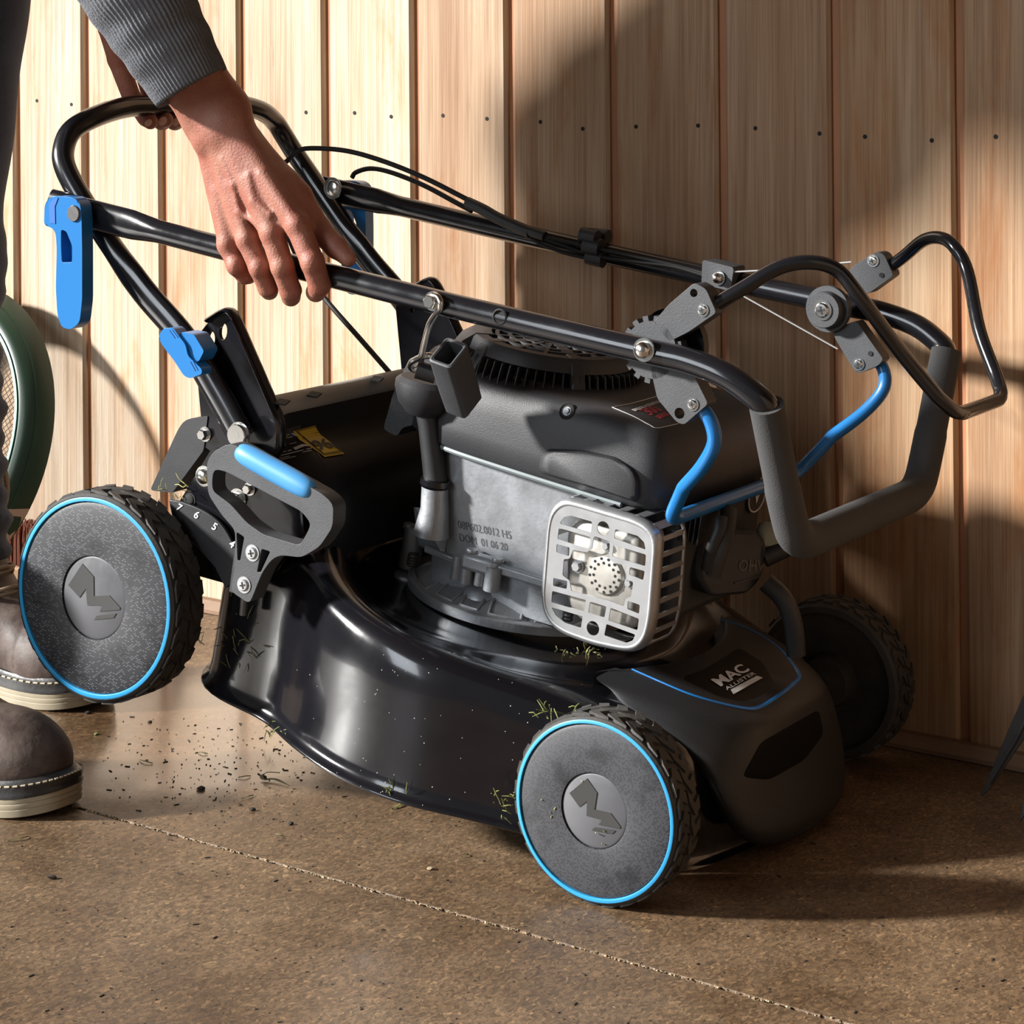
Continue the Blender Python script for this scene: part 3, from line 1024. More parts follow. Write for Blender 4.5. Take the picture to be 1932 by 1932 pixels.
upper = finish('upper_handle', bm, TUBE, mower, 'glossy black folded upper handle tube', angle=60)
bm = bmesh.new()
gp = [top_f + (top_f - low_f).normalized() * 0.002] + grip_path[1:-1] + [mir(top_f + (top_f - low_f).normalized() * 0.002)]
L_ = len(gp)
rad = [0.0178 if 1 < i < L_ - 2 else 0.0168 for i in range(L_)]
add_tube(bm, gp, rad, 22)
finish('foam_grip', bm, FOAM, upper, 'dark grey foam grip around the handle bar', angle=70)
for s in (1, -1):
    e0 = up_pts[0] if s == 1 else mir(up_pts[0])
bolt('dome_nut', P(1216, 660, -HU - 0.0125), (0, -1, 0), 0.0085, 0.011, mower, head='dome')
bolt('dome_nut', P(818, 568, -HU - 0.0125), (0, -1, 0), 0.0075, 0.010, mower, head='hex')
for px, py in ((943, 598),):
    q = P(px, py, -HU - 0.0124)
    lathe('tube_hole', [(0, -0.001), (0.0055, -0.001), (0.007, 0.0012), (0.0085, 0.0004)], q, (0, -1, 0), DARK, upper, 18)

# lower handle: a U whose cross bar the far hand holds
lo_px = [(452, 818, -0.209), (410, 742, -0.211), (350, 642, -0.214), (270, 548, -0.217), (205, 456, -0.219), (152, 372, -0.219), (124, 318, -0.216), (120, 282, -0.208), (136, 246, -0.190), (180, 220, -0.155)]
lo = [P(x, y, l) for x, y, l in lo_px]
c1 = Vector((-0.8480, -0.2090, 0.5880))
c2 = Vector((-0.8530, -0.165, 0.6080))
path = lo[:-1] + [lo[-1]]
leg = cr(lo, 6)
mid_bar = [Vector((-0.8470, y, 0.6168 - 0.06 * y * y)) for y in (-0.10, -0.05, 0.0, 0.05, 0.10)]
full = cr(lo + mid_bar + [mir(q) for q in lo[::-1]], 7)
bm = bmesh.new()
fl = []
for q in full:
    k = 1.0
    if q.z < 0.452: k = 0.0
    elif q.z < 0.475: k = (q.z - 0.452) / 0.023
    fl.append((0.0128 * k + 0.010 * (1 - k), 0.0128 * k + 0.0165 * (1 - k)))
add_tube(bm, full, 0, 18, flat=fl, up=(0, 1, 0))
lower = finish('lower_handle', bm, TUBE, mower, 'glossy black U-shaped lower handle tube', angle=60)
bolt('bolt', P(628, 355, 0.2245 - 0.013), (0, -1, 0), 0.0105, 0.005, mower, head='dome')

# side plates carrying the lower handle
def side_plate(s):
    y0 = -0.1985
    o = [(366, 642), (396, 604), (430, 582), (443, 592), (533, 800), (530, 850), (512, 880), (440, 880), (384, 842)]
    pts = rounded([P(x, y, y0) for x, y in o], [0.004, 0.006, 0.012, 0.008, 0.012, 0.008, 0.004, 0.004, 0.004])
    holes = []
    for cx_, cy_ in ((398, 641), (421, 626)):
        c = P(cx_, cy_, y0)
        holes.append([c + Vector((math.cos(a) * 0.0055, 0, math.sin(a) * 0.0095)) for a in np.linspace(0, 2 * PI, 14, endpoint=False)])
    off = 0.005
    if s < 0:
        pts = [mir(q) for q in pts]
        holes = [[mir(q) for q in h] for h in holes]
        off = -0.005
    p = plate('side_plate', pts, holes, (0, off, 0), GLOSS, mower, bevel=0.0012, label='black pressed side plate with two oval holes')
    # raised flange along the upper and front edges
    fl = [P(x, y, y0) for x, y in ((396, 604), (430, 582), (443, 592), (533, 800), (530, 850), (505, 880))]
    fl = fillet(fl, 0.012, 5)
    if s < 0: fl = [mir(q) for q in fl]
    bm = bmesh.new()
    add_tube(bm, [q + Vector((0, -0.001 * s, 0)) for q in fl], 0, 8, flat=[(0.0035, 0.009)] * len(fl), up=(1, 0, 0))
    finish('plate_flange', bm, GLOSS, p, angle=70)
    rib = [P(x, y, y0 - 0.001) for x, y in ((385, 705), (440, 790), (462, 812))]
    if s < 0: rib = [mir(q) for q in rib]
    bm = bmesh.new()
    add_tube(bm, rib, 0.003, 8)
    finish('plate_rib', bm, GLOSS, p)
    return p
side_plate(1)
side_plate(-1)
bolt('bolt', P(452, 820, -0.2195), (0, -1, 0), 0.0105, 0.007, mower, head='socket')
bolt('bolt', P(388, 819, -0.1990), (0, -1, 0), 0.0062, 0.009, mower, head='hex')
bolt('bolt', P(808, 575, 0.190), (0, -1, 0), 0.006, 0.008, mower, head='hex')
bolt('bolt', P(848, 745, 0.1925), (0, -1, 0), 0.009, 0.008, mower, head='hex')

# blue wing knob on the near leg
kc = P(343, 665, -0.232)
def KP(x, y, d):
    return P(280 + x / 3.22, 560 + y / 3.22, d)
wing = [(60, 240), (90, 192), (150, 187), (185, 240), (225, 290), (240, 360), (325, 440), (325, 470), (250, 497), (215, 480), (150, 380), (110, 330), (75, 280)]
knob = plate('wing_knob', rounded([KP(x, y, -0.262) for x, y in wing], 0.004), [], (0, 0.017, 0), BLUE, mower, bevel=0.004, label='bright blue wing knob')
boss = [(185, 240), (200, 213), (275, 228), (338, 330), (305, 395), (255, 385)]
plate('knob_boss', rounded([KP(x, y, -0.258) for x, y in boss], 0.003), [], (0, 0.024, 0), BLUE, knob, bevel=0.003)
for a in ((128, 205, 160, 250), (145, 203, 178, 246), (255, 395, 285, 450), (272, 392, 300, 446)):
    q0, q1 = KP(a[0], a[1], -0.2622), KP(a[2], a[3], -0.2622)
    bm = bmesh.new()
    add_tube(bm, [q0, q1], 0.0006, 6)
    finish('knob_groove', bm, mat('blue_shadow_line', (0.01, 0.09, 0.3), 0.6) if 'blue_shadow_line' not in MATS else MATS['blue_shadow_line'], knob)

# blue quick-release levers where the two handles meet
def QP(x, y, d):
    return P(x / 2.76, y / 2.76, d)
def quick_release(s):
    d0 = -0.266
    o = [(228, 1175), (232, 1060), (262, 1025), (300, 1020), (385, 1028), (418, 1060), (425, 1140), (428, 1300), (428, 1560), (415, 1680), (370, 1718), (320, 1705), (298, 1640), (290, 1500), (295, 1300), (290, 1215), (270, 1185)]
    h = [(318, 1195), (345, 1205), (375, 1280), (375, 1366), (322, 1366), (318, 1280)]
    pts = rounded([QP(x, y, d0) for x, y in o], 0.006)
    hole = rounded([QP(x, y, d0) for x, y in h], 0.003)
    off = 0.018
    sh = Vector((0.020, 0, -0.004)) if s < 0 else Vector()
    if s < 0:
        pts, hole, off = [mir(q) + sh for q in pts], [mir(q) + sh for q in hole], -0.018
    p = plate('quick_release_lever', pts, [hole], (0, off, 0), BLUE, mower, bevel=0.003, label='blue quick-release cam lever')
    back = [QP(x, y, d0 + 0.014) for x, y in h]
    if s < 0: back = [mir(q) + sh for q in back]
    plate('lever_recess', back, [], (0, 0.002 * s, 0), BLUE, p)
    c = QP(385, 1112, d0 - 0.0005)
    g = [QP(x, y, d0 - 0.0008) for x, y in ((258, 1160), (256, 1060), (280, 1032), (302, 1030), (285, 1075), (287, 1165))]
    if s < 0: c, g = mir(c) + sh, [mir(q) + sh for q in g]
    lathe('pivot_pin', [(0, 0.002), (0.0085, 0.002), (0.0095, 0)], c, (0, -s, 0), BLADE, p, 20)
    plate('lever_slot', g, [], (0, 0.001 * s, 0), mat('deep_blue', (0.006, 0.10, 0.42), 0.5) if 'deep_blue' not in MATS else MATS['deep_blue'], p)
quick_release(1)
quick_release(-1)

# cam brackets on the upper handle with the control bars
def bracket(poly, y0, th, holes=()):
    pts = rounded([P(x, y, y0) for x, y in poly], 0.004)
    return plate('bar_bracket', pts, [circle(P(x, y, y0), r, (0, 1, 0), 12) for x, y, r in holes], (0, th, 0), GREYPL, mower, bevel=0.002, label='charcoal plastic bracket of the control bars')
b1 = bracket([(1233, 608), (1262, 574), (1310, 533), (1332, 545), (1352, 590), (1300, 626), (1262, 645)], -0.222, 0.020, [(1309, 553, 0.004)])
b2 = bracket([(1226, 690), (1300, 690), (1336, 762), (1290, 802), (1276, 796), (1240, 752)], -0.222, 0.020, [(1282, 780, 0.0055)])
b3 = bracket([(1592, 522), (1612, 500), (1655, 474), (1668, 480), (1686, 520), (1640, 553), (1600, 560)], 0.196, 0.020)
b4 = bracket([(1570, 622), (1615, 605), (1667, 678), (1657, 690), (1620, 705), (1610, 697), (1576, 640)], 0.196, 0.020)
for px, py, b in ((1326, 585, b1), (1307, 763, b2)):
    cross_screw('screw', P(px, py, -0.2225), (0, -1, 0), 0.0048, b)
for px, py, b in ((1647, 492, b3), (1620, 687, b4)):
    cross_screw('screw', P(px, py, 0.1955), (0, -1, 0), 0.0052, b)
for px, py, b in ((1663, 519, b3), (1642, 667, b4)):
    lathe('screw_hole', [(0, 0.0005), (0.0028, 0.0005), (0.0028, 0)], P(px, py, 0.1955), (0, -1, 0), DARK, b, 12)
def cam_disc(y, ax):
    c = Vector((-0.045, y, 0.5229))
    bm = bmesh.new()
    add_lathe(bm, [(0, 0.012), (0.0195, 0.012), (0.0205, 0.010), (0.0205, 0), (0.026, 0), (0.026, -0.008), (0, -0.008)], c, ax, 32)
    return finish('cam_disc', bm, GREYPL, mower)
cd = cam_disc(0.190, (0, -1, 0))
cross_screw('screw', Vector((-0.045, 0.1775, 0.5229)), (0, -1, 0), 0.0085, cd)
cam_disc(-0.200, (0, 1, 0))
bm = bmesh.new()
for k in range(16):                                     # toothed detent around the near pivot
    a = 2 * PI * k / 16
    add_box(bm, Vector((-0.045 + math.cos(a) * 0.029, -0.214, 0.5229 + math.sin(a) * 0.029)), (math.cos(a), 0, math.sin(a)), Y3, (-math.sin(a), 0, math.cos(a)), 0.008, 0.012, 0.006)
add_lathe(bm, [(0, -0.008), (0.028, -0.008), (0.028, 0.004), (0, 0.004)], (-0.045, -0.214, 0.5229), (0, 1, 0), 32)
finish('detent_ring', bm, GREYPL, mower)
cc = P(1262, 640, -0.21)
lathe('cam_cap', [(0, 0.004), (0.03, 0.004), (0.036, -0.004), (0.036, -0.014)], Vector((-0.030, -0.196, 0.5300)), (0, 1, 0), BLACKPL, mower, 28)

# black operator-presence bar
A0, A1 = Vector((0.0098, 0.2123, 0.5771)), Vector((0.052, 0.185, 0.6160))
bail_n = [P(1338, 582, -0.212), P(1400, 545, -0.200), P(1470, 505, -0.182), P(1530, 495, -0.166), P(1580, 510, -0.152), P(1622, 560, -0.142), P(1700, 665, -0.105), P(1770, 750, -0.080)]
corner_n = Vector((0.2136, -0.0625, 0.5010))
bn = cr(bail_n, 6)
tail = fillet([bn[-1], corner_n, mir(corner_n), mir(bn[-1])], [0, 0.020, 0.020, 0], 7)
full = bn[:-1] + tail + [mir(q) for q in bn[::-1]][1:]
tube('bail_bar', full, 0.0072, TUBE, mower, 14, label='thin glossy black bail bar')
# blue drive bar
bl_n = [P(1322, 765, -0.212), P(1343, 800, -0.210), P(1347, 838, -0.206), P(1325, 880, -0.195), P(1290, 920, -0.177)]
bcn = Vector((-0.034, -0.150, 0.3425))
bb = cr(bl_n, 6)
tail = fillet([bb[-1], bcn, mir(bcn), mir(bb[-1])], [0, 0.020, 0.020, 0], 7)
full = bb[:-1] + tail + [mir(q) for q in bb[::-1]][1:]
tube('drive_bar', full, 0.0072, BLUE, mower, 14, label='bright blue drive bar')

# cable clamp, clip, cables and bare wires on the far tube
far = lambda px, py, d=0.0: P(px, py, HU + d)
clampc = far(1357, 523, -0.012)
cl = plate('cable_clamp', rounded([P(x, y, HU - 0.024) for x, y in ((1325, 490), (1385, 505), (1378, 550), (1323, 536))], 0.004), [], (0, 0.030, 0), GREYPL, mower, bevel=0.002)
bolt('dome_nut', P(1356, 524, HU - 0.0245), (0, -1, 0), 0.0065, 0.011, cl, head='dome')
clip = empty('cable_clip')
clip.parent = mower
for k, (px, py) in enumerate(((1112, 446), (1120, 466), (1124, 488))):
    q = P(px, py, HU - 0.018)
    tdir = (P(1180, 482, HU) - P(1060, 455, HU)).normalized()
    tube('clip_lobe', [q - tdir * 0.011, q + tdir * 0.011], 0.0095 if k != 1 else 0.012, BLACKPL, clip, 12)
tube('clip_lobe', [P(1108, 443, HU + 0.004), P(1148, 447, HU + 0.004)], 0.009, BLACKPL, clip, 12)
def cable(name, pxs, r, m, parent=mower, label=None, seg=10):
    return tube(name, cr([P(x, y, d) for x, y, d in pxs], 8), r, m, parent, seg, label)
CB = mat('black_cable', (0.008, 0.0075, 0.0075), 0.6, spec=0.3)
cable('cable', [(545, 300, 0.18), (556, 290, 0.18), (580, 280, 0.185), (650, 284, 0.20), (720, 303, 0.21), (800, 335, 0.215), (885, 378, 0.218)], 0.0032, CB, label='black sheathed cable arching over the handle')
cable('cable', [(545, 300, 0.18), (530, 322, 0.17), (530, 400, 0.15), (565, 495, 0.13), (612, 562, 0.11), (680, 640, 0.08), (748, 718, 0.05)], 0.0032, CB)
cable('cable', [(664, 335, 0.25), (672, 325, 0.25), (700, 318, 0.245), (740, 326, 0.24), (800, 350, 0.235), (860, 382, 0.225), (890, 398, 0.22)], 0.0032, CB)
cable('cable_sleeve', [(882, 382, 0.216), (910, 395, 0.214), (940, 412, 0.213), (985, 432, 0.213), (1000, 438, 0.213)], 0.0075, BLACKPL)
cable('cable_sleeve', [(1000, 436, 0.212), (1028, 446, 0.212)], 0.0062, BLACKPL)
cable('cable', [(1015, 443, 0.213), (1060, 455, 0.214), (1120, 468, 0.214), (1200, 485, 0.214), (1270, 500, 0.216), (1330, 516, 0.216)], 0.0026, CB)
cable('cable', [(1015, 446, 0.213), (1060, 462, 0.213), (1120, 482, 0.213), (1200, 494, 0.213), (1270, 503, 0.215), (1330, 520, 0.215)], 0.0026, CB)
cable('cable', [(990, 440, 0.216), (1020, 460, 0.215), (1070, 478, 0.214), (1120, 489, 0.213)], 0.0026, CB)
wr = [P(1383, 513, 0.214), P(1440, 510, 0.212), P(1606, 494, 0.208)]
tube('bare_wire', wr, 0.0011, WIRE, mower, 6, label='thin bare steel wire')
tube('bare_wire', [P(1398, 556, 0.214), P(1580, 658, 0.206)], 0.0011, WIRE, mower, 6)

# rope guide hook and the hollow starter-rope handle
def RP(x, y, d):
    return P(500 + x / 2.76, 200 + y / 2.76, d)
hook = [RP(875, 985, -HU - 0.016), RP(905, 1000, -HU - 0.018), RP(912, 1050, -HU - 0.018), RP(860, 1130, -0.235), RP(830, 1240, -0.222), RP(815, 1300, -0.215), RP(790, 1318, -0.210), RP(762, 1335, -0.206), RP(760, 1362, -0.20), RP(785, 1372, -0.196), RP(810, 1345, -0.196), RP(815, 1310, -0.198), RP(850, 1300, -0.196), RP(880, 1305, -0.19)]
tube('rope_guide', cr(hook, 6), 0.0034, CHROME, mower, 10, label='bent chrome rope guide')
tube('rope_roller', [RP(790, 1372, -0.20), RP(890, 1400, -0.19)], 0.0095, BLACKPL, mower, 16)
c0 = RP(955, 1285, -0.222)
c1_ = RP(1035, 1550, -0.172)
axd = (c1_ - c0).normalized()
ay_ = Vector((0, 1, 0)) - axd * axd.y
ay_.normalize()
ax_ = ay_.cross(axd)
rings = []
def sq(c, hx, hy, r):
    return rounded([c + ax_ * hx + ay_ * hy, c - ax_ * hx + ay_ * hy, c - ax_ * hx - ay_ * hy, c + ax_ * hx - ay_ * hy], r, 3)
rings = [sq(c0 + axd * 0.03, 0.0095, 0.012, 0.002), sq(c0, 0.0105, 0.0135, 0.003), sq(c0 - axd * 0.001, 0.0125, 0.0160, 0.004), sq(c0, 0.0142, 0.0178, 0.005), sq(c0.lerp(c1_, 0.6), 0.0142, 0.0178, 0.005), sq(c1_, 0.0135, 0.0172, 0.005), sq(c1_ + axd * 0.003, 0.0105, 0.014, 0.005)]
loft('starter_handle', rings, GREYPL, mower, label='hollow charcoal starter rope handle')
# ------------------------------------------------------------------ the mower: engine and front hood
def ring_xy(pts, z):
    return [(x, y, z) for x, y in pts]
def rr_outline(x0, x1, y0, y1, r, n=6):
    return [(p.x, p.y) for p in rounded([(x0, y0, 0), (x1, y0, 0), (x1, y1, 0), (x0, y1, 0)], r, n)]
# base plate of cast aluminium with raised ribs
bm = bmesh.new()
add_lathe(bm, [(0.085, 0.190), (0.098, 0.1865), (0.112, 0.179), (0.1185, 0.1745), (0.1275, 0.1735), (0.1285, 0.1725), (0.1285, 0.1635), (0.127, 0.1625), (0.08, 0.1625)], (XC, 0, 0), (0, 0, 1), 96, up=(1, 0, 0))
base_pl = finish('engine_base', bm, ALU, mower, 'cast aluminium engine base with raised ribs')
def zs(r):
    return float(np.interp(r, [0.085, 0.098, 0.112, 0.1185, 0.128], [0.190, 0.1865, 0.179, 0.1745, 0.1735]))
def pol(a, r, dz=0.0004):
    t = math.radians(a)
    return (XC + math.cos(t) * r, math.sin(t) * r, zs(r) + dz)
cells = [(-152, -118, 0.096, 0.122), (-112, -98, 0.097, 0.118), (-94, -82, 0.099, 0.118), (-77, -58, 0.090, 0.119), (-52, -30, 0.092, 0.119)]
for a0, a1, r0, r1 in cells:
    loop = [pol(a, r1) for a in np.linspace(a0 + 1, a1 - 1, 8)] + [pol(a1, (r0 + r1) / 2)] + [pol(a, r0) for a in np.linspace(a1 - 1, a0 + 1, 8)] + [pol(a0, (r0 + r1) / 2)]
    bm = bmesh.new()
    add_tube(bm, loop, 0.0019, 6, closed=True, up=(0, 0, 1))
    finish('rib', bm, ALU, base_pl)
bm = bmesh.new()
add_lathe(bm, [(0, 0.010), (0.012, 0.009), (0.024, 0.0), ], pol(-88, 0.092, -0.002), (0.1, -0.6, 0.8), 24)
finish('boss', bm, ALU, base_pl)
def EP(x, y, d):
    return P(740 + x / 6.232, 1000 + y / 6.232, d)
# mounting lugs on the left
q = EP(210, 520, -0.062)
bm = bmesh.new()
add_lathe(bm, [(0, 0.0), (0.017, 0.0), (0.018, -0.002), (0.020, -0.022), (0, -0.022)], q, (0, 0, 1), 20)
finish('mounting_lug', bm, ALU, base_pl)
bm = bmesh.new()
add_lathe(bm, [(0, 0.016), (0.006, 0.016)] + [(0.006 + 0.0012 * (k % 2), 0.015 - 0.0016 * k) for k in range(9)], EP(235, 440, -0.062), (0, 0, 1), 16)
finish('lug_screw', bm, BLADE, base_pl)
q = EP(230, 230, -0.05)
bm = bmesh.new()
add_tube(bm, [q + Vector((0, 0, 0.026)), q - Vector((0, 0, 0.02))], [0.011, 0.013], 16)
finish('mounting_post', bm, ALU, base_pl)
bolt('post_screw', P(772, 996, -0.05), (0, 0, 1), 0.0058, 0.005, mower, ALU, head='socket')
# crankcase
cc_b = rr_outline(XC - 0.082, XC + 0.13, -0.097, 0.10, 0.05, 8)
cc_t = rr_outline(XC - 0.092, XC + 0.14, -0.104, 0.11, 0.05, 8)
crank = loft('crankcase', [ring_xy(cc_b, 0.178), ring_xy(cc_b, 0.20), ring_xy(cc_t, 0.30), ring_xy(cc_t, 0.345)], ALU, mower, 'bare cast aluminium crankcase')
# small bolted block and ledge at the crankcase foot
def foot(px, py, yy):
    return EP(px, py, yy)
bl = rounded([EP(862, 250, -0.112), EP(905, 222, -0.104), EP(1290, 345, -0.104), EP(1300, 385, -0.112), EP(1215, 385, -0.120)], 0.004)
bm = bmesh.new()
add_box(bm, EP(1050, 395, -0.110), (1, 0.12, 0), Y3, Z3, 0.042, 0.020, 0.019)
blk = finish('clamp_block', bm, ALU, crank, bevel=0.005)
for px, py in ((940, 245), (1235, 350)):
    bolt('cap_screw', EP(px, py + 10, -0.111), (0, 0, 1), 0.0055, 0.003, mower, ALU, head='socket')
for px, py, r in ((880, 490, 0.0075), (1040, 520, 0.006), (1180, 580, 0.009), (770, 450, 0.007)):
    c = EP(px, py, -0.112)
    bm = bmesh.new()
    add_tube(bm, [c + Vector((0, 0, 0.014)), c - Vector((0, 0, 0.012))], r, 14)
    finish('foot_stud', bm, ALU, crank)
bm = bmesh.new()
add_box(bm, EP(1540, 530, -0.102), (1, 0.05, 0.0), Y3, Z3, 0.085, 0.016, 0.010)
finish('foot_ledge', bm, ALU, crank, bevel=0.002)
bm = bmesh.new()
add_box(bm, EP(600, 290, -0.098), (1, -0.15, 0.0), Y3, Z3, 0.05, 0.012, 0.008)
finish('foot_ledge', bm, ALU, crank, bevel=0.002)
# stamped numbers on the crankcase
for s, px, py, sz in (('08P602.0012 H5', 915, 1000, 0.0125), ('DOM  01 06 20', 912, 1024, 0.0118)):
    yy = -0.101
    o = P(px - 1, py, yy)
    d_ = P(px + 40, py + 8.5, yy) - o
    cb = bvh_of(crank)
    text('stamping', s, sz, o, d_, P(px - 2, py - 10, yy) - o, ETCH, crank, bvh=cb, cast=(0, 1, 0), off=0.0006, width=0.82)
# oil filler: boss, black tube, cap
def TP(x, y, d):
    return P(650 + x / 2.76, 600 + y / 2.76, d)
b0, b1 = TP(470, 990, -0.112), TP(472, 850, -0.112)
bm = bmesh.new()
add_tube(bm, [b0 - Vector((0, 0, 0.03)), b0, b1], [0.020, 0.0155, 0.0145], 20)
finish('filler_boss', bm, ALU, crank)
bm = bmesh.new()
add_loft(bm, [rounded([TP(360, 985, -0.10), TP(555, 1000, -0.10), TP(555, 1010, -0.07), TP(360, 985, -0.07)], 0.002), rounded([TP(385, 1180, -0.08), TP(520, 1240, -0.10), TP(520, 1240, -0.07), TP(385, 1190, -0.07)], 0.002)])
finish('filler_web', bm, ALU, crank, smooth=False)
tube('filler_tube', [TP(476, 880, -0.112), TP(470, 820, -0.112), TP(440, 560, -0.115), TP(415, 400, -0.117)], [0.0135, 0.0125, 0.0118, 0.0125], BLACKPL, mower, 18)
lathe('filler_ring', [(0.011, 0.004), (0.0165, 0.003), (0.0170, -0.003), (0.0150, -0.006)], TP(474, 852, -0.112), (0, 0, 1), GLOSS, mower, 24)
capc = TP(418, 395, -0.117)
loft('filler_cap', [[capc + Vector((math.cos(t) * r * 1.25, math.sin(t) * r, z)) for t in np.linspace(0, 2 * PI, 24, endpoint=False)] for r, z in ((0.0150, -0.022), (0.0235, -0.012), (0.0285, 0.004), (0.0285, 0.012), (0.024, 0.017), (0.010, 0.018))], BLACKPL, mower, 'black oil filler cap')

# shroud: stacked outlines
so = [(-0.372, -0.100), (-0.330, -0.118), (-0.250, -0.124), (-0.160, -0.126), (-0.100, -0.126), (-0.072, -0.118), (-0.058, -0.092), (-0.052, -0.060), (-0.049, -0.020), (-0.048, 0.030), (-0.050, 0.080), (-0.064, 0.118), (-0.110, 0.132), (-0.250, 0.134), (-0.370, 0.125), (-0.425, 0.095), (-0.440, 0.040), (-0.436, -0.020), (-0.410, -0.070)]
def sc_out(k, dx=0.0, grow=0.0):
    c = Vector((-0.225, 0, 0))
    out = []
    for x, y in so:
        v = Vector((x, y, 0)) - c
        L0 = v.length
        out.append(((v * ((L0 * k + grow) / L0) + c).x + dx, (v * ((L0 * k + grow) / L0) + c).y))
    return out
def smooth_ring(o, z, tiltx=0.0):
    return [Vector((p.x, p.y, z + tiltx * (p.x + 0.22))) for p in cr([(x, y, 0) for x, y in o], 5, closed=True)]
sh = [smooth_ring(sc_out(0.97), 0.336), smooth_ring(sc_out(1.0), 0.340), smooth_ring(sc_out(1.0), 0.362), smooth_ring(sc_out(0.992), 0.386), smooth_ring(sc_out(0.968), 0.404), smooth_ring(sc_out(0.925), 0.4155), smooth_ring(sc_out(0.86), 0.4215), smooth_ring(sc_out(0.70), 0.4255), smooth_ring(sc_out(0.45), 0.4265)]
for r in sh[3:]:
    for v in r:
        if v.x > -0.16: v.z -= (v.x + 0.16) ** 2 * 0.55
shroud = loft('engine_cover', sh, SHROUD, mower, 'matt black plastic engine cover', angle=60)
SB = bvh_of(shroud)
# raised block on the lower near side
def SP(x, y, d):
    return P(650 + x / 2.76, 600 + y / 2.76, d)
blk_r = []
bpx = [(1036, 850), (1100, 852), (1160, 864), (1190, 884), (1200, 905), (1198, 946), (1120, 920), (1022, 892), (1024, 868)]
for d_, k, in ((-0.112, 1.10), (-0.126, 1.06), (-0.1315, 0.99), (-0.1335, 0.90)):
    cx_, cy_ = 1115, 898
    blk_r.append(rounded([P(cx_ + (x - cx_) * k, cy_ + (y - cy_) * k, d_ if d_ < -0.12 else -0.126) + Vector((0, 0.014 if d_ > -0.12 else 0, 0)) for x, y in bpx], 0.006, 3))
loft('cover_block', blk_r, SHROUD, shroud, angle=45)
# screw well on the top edge
q = P(1070, 776, -0.112)
hit = SB.ray_cast(q + (MINV @ CAMP - q).normalized() * 0.1, (q - MINV @ CAMP).normalized())
qc = hit[0] if hit[0] else q
nn = (hit[1] if hit[0] else Vector((0, -0.6, 0.8)))
if nn.dot(MINV @ CAMP - qc) < 0: nn = -nn
lathe('screw_well', [(0.0092, 0.0004), (0.0082, 0.0012), (0.0075, 0.0006), (0.0070, 0.0002), (0, 0.0002)], qc, nn, DARK, shroud, 20)
bolt('well_screw', qc + nn * 0.0002, nn, 0.0036, 0.0022, shroud, ALU, head='hex')
# left wing of the cover
wing = rounded([TP(330, 225, -0.085), TP(430, 205, -0.085), TP(540, 240, -0.085), TP(520, 350, -0.085), TP(380, 430, -0.085), TP(360, 560, -0.085), TP(300, 570, -0.085), TP(275, 620, -0.085), TP(200, 580, -0.085), TP(250, 400, -0.085)], 0.006)
plate('cover_wing', wing, [], (0, 0.05, 0), SHROUD, shroud, bevel=0.005)
# gasket strip below the cover and the dark gap under it
rings = [[Vector((x, y, z)) for x, y in sc_out(k)] for k, z in ((0.955, 0.345), (0.95, 0.330), (0.80, 0.326))]
gs = []
bm = bmesh.new()
add_tube(bm, [Vector((p.x, p.y, 0.3345)) for p in cr([(x, y, 0) for x, y in sc_out(0.965)[0:5]], 6)], 0.0032, 8)
finish('gasket', bm, mat('grey_gasket', (0.13, 0.155, 0.16), 0.5), mower, 'pale grey gasket under the engine cover')
# cooling fan housing: ring grille on top, fins all round, five pillars
fan = empty('fan_grille')
fan.parent = mower
fan['label'] = 'round black cooling grille on the engine cover'
FC = Vector((XC - 0.004, -0.004, 0.412))
FR0, FR1, FH = 0.106, 0.087, 0.043
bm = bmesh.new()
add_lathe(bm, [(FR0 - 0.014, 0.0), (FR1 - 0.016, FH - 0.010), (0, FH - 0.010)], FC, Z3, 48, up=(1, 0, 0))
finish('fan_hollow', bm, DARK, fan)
bm = bmesh.new()
for r0, r1 in ((FR1 - 0.012, FR1 + 0.001), (0.0595, 0.0640), (0.0450, 0.0495), (0.0, 0.034)):
    pr = [(r1, 0), (r1, -0.006), (max(r0, 0), -0.006), (max(r0, 0), 0)]
    add_lathe(bm, pr + ([pr[0]] if r0 > 0 else []), FC + Vector((0, 0, FH)), Z3, 64, up=(1, 0, 0))
for k in range(15):
    a = 2 * PI * k / 15 - 1.97
    d_ = Vector((math.cos(a), math.sin(a), 0))
    wd = 0.012 if k % 3 == 0 else 0.0042
    add_box(bm, FC + d_ * 0.051 + Vector((0, 0, FH - 0.003)), d_, Z3.__class__((-d_.y, d_.x, 0)), Z3, 0.064, wd, 0.0055)
finish('grille_top', bm, SHROUD, fan)
bm = bmesh.new()
add_lathe(bm, [(FR1 + 0.001, FH), (FR1 + 0.004, FH - 0.003), (FR1 + 0.0075, FH - 0.015), (FR1 + 0.004, FH - 0.016), (FR1 - 0.002, FH - 0.008)], FC, Z3, 64, up=(1, 0, 0))
finish('grille_rim', bm, SHROUD, fan)
bm = bmesh.new()
for k in range(64):
    a = 2 * PI * k / 64
    d_ = Vector((math.cos(a), math.sin(a), 0))
    n_ = Vector((-d_.y, d_.x, 0))
    add_loft(bm, [[FC + d_ * (FR0 - 0.014 * t - 0.012) + n_ * 0.0006 + Vector((0, 0, FH * t)), FC + d_ * (FR0 - 0.013 * t ** 2) + n_ * 0.0006 + Vector((0, 0, FH * t)), FC + d_ * (FR0 - 0.013 * t ** 2) - n_ * 0.0006 + Vector((0, 0, FH * t)), FC + d_ * (FR0 - 0.014 * t - 0.012) - n_ * 0.0006 + Vector((0, 0, FH * t))] for t in (0, 0.3, 0.65)])
o = finish('fin', bm, SHROUD, fan, smooth=False)
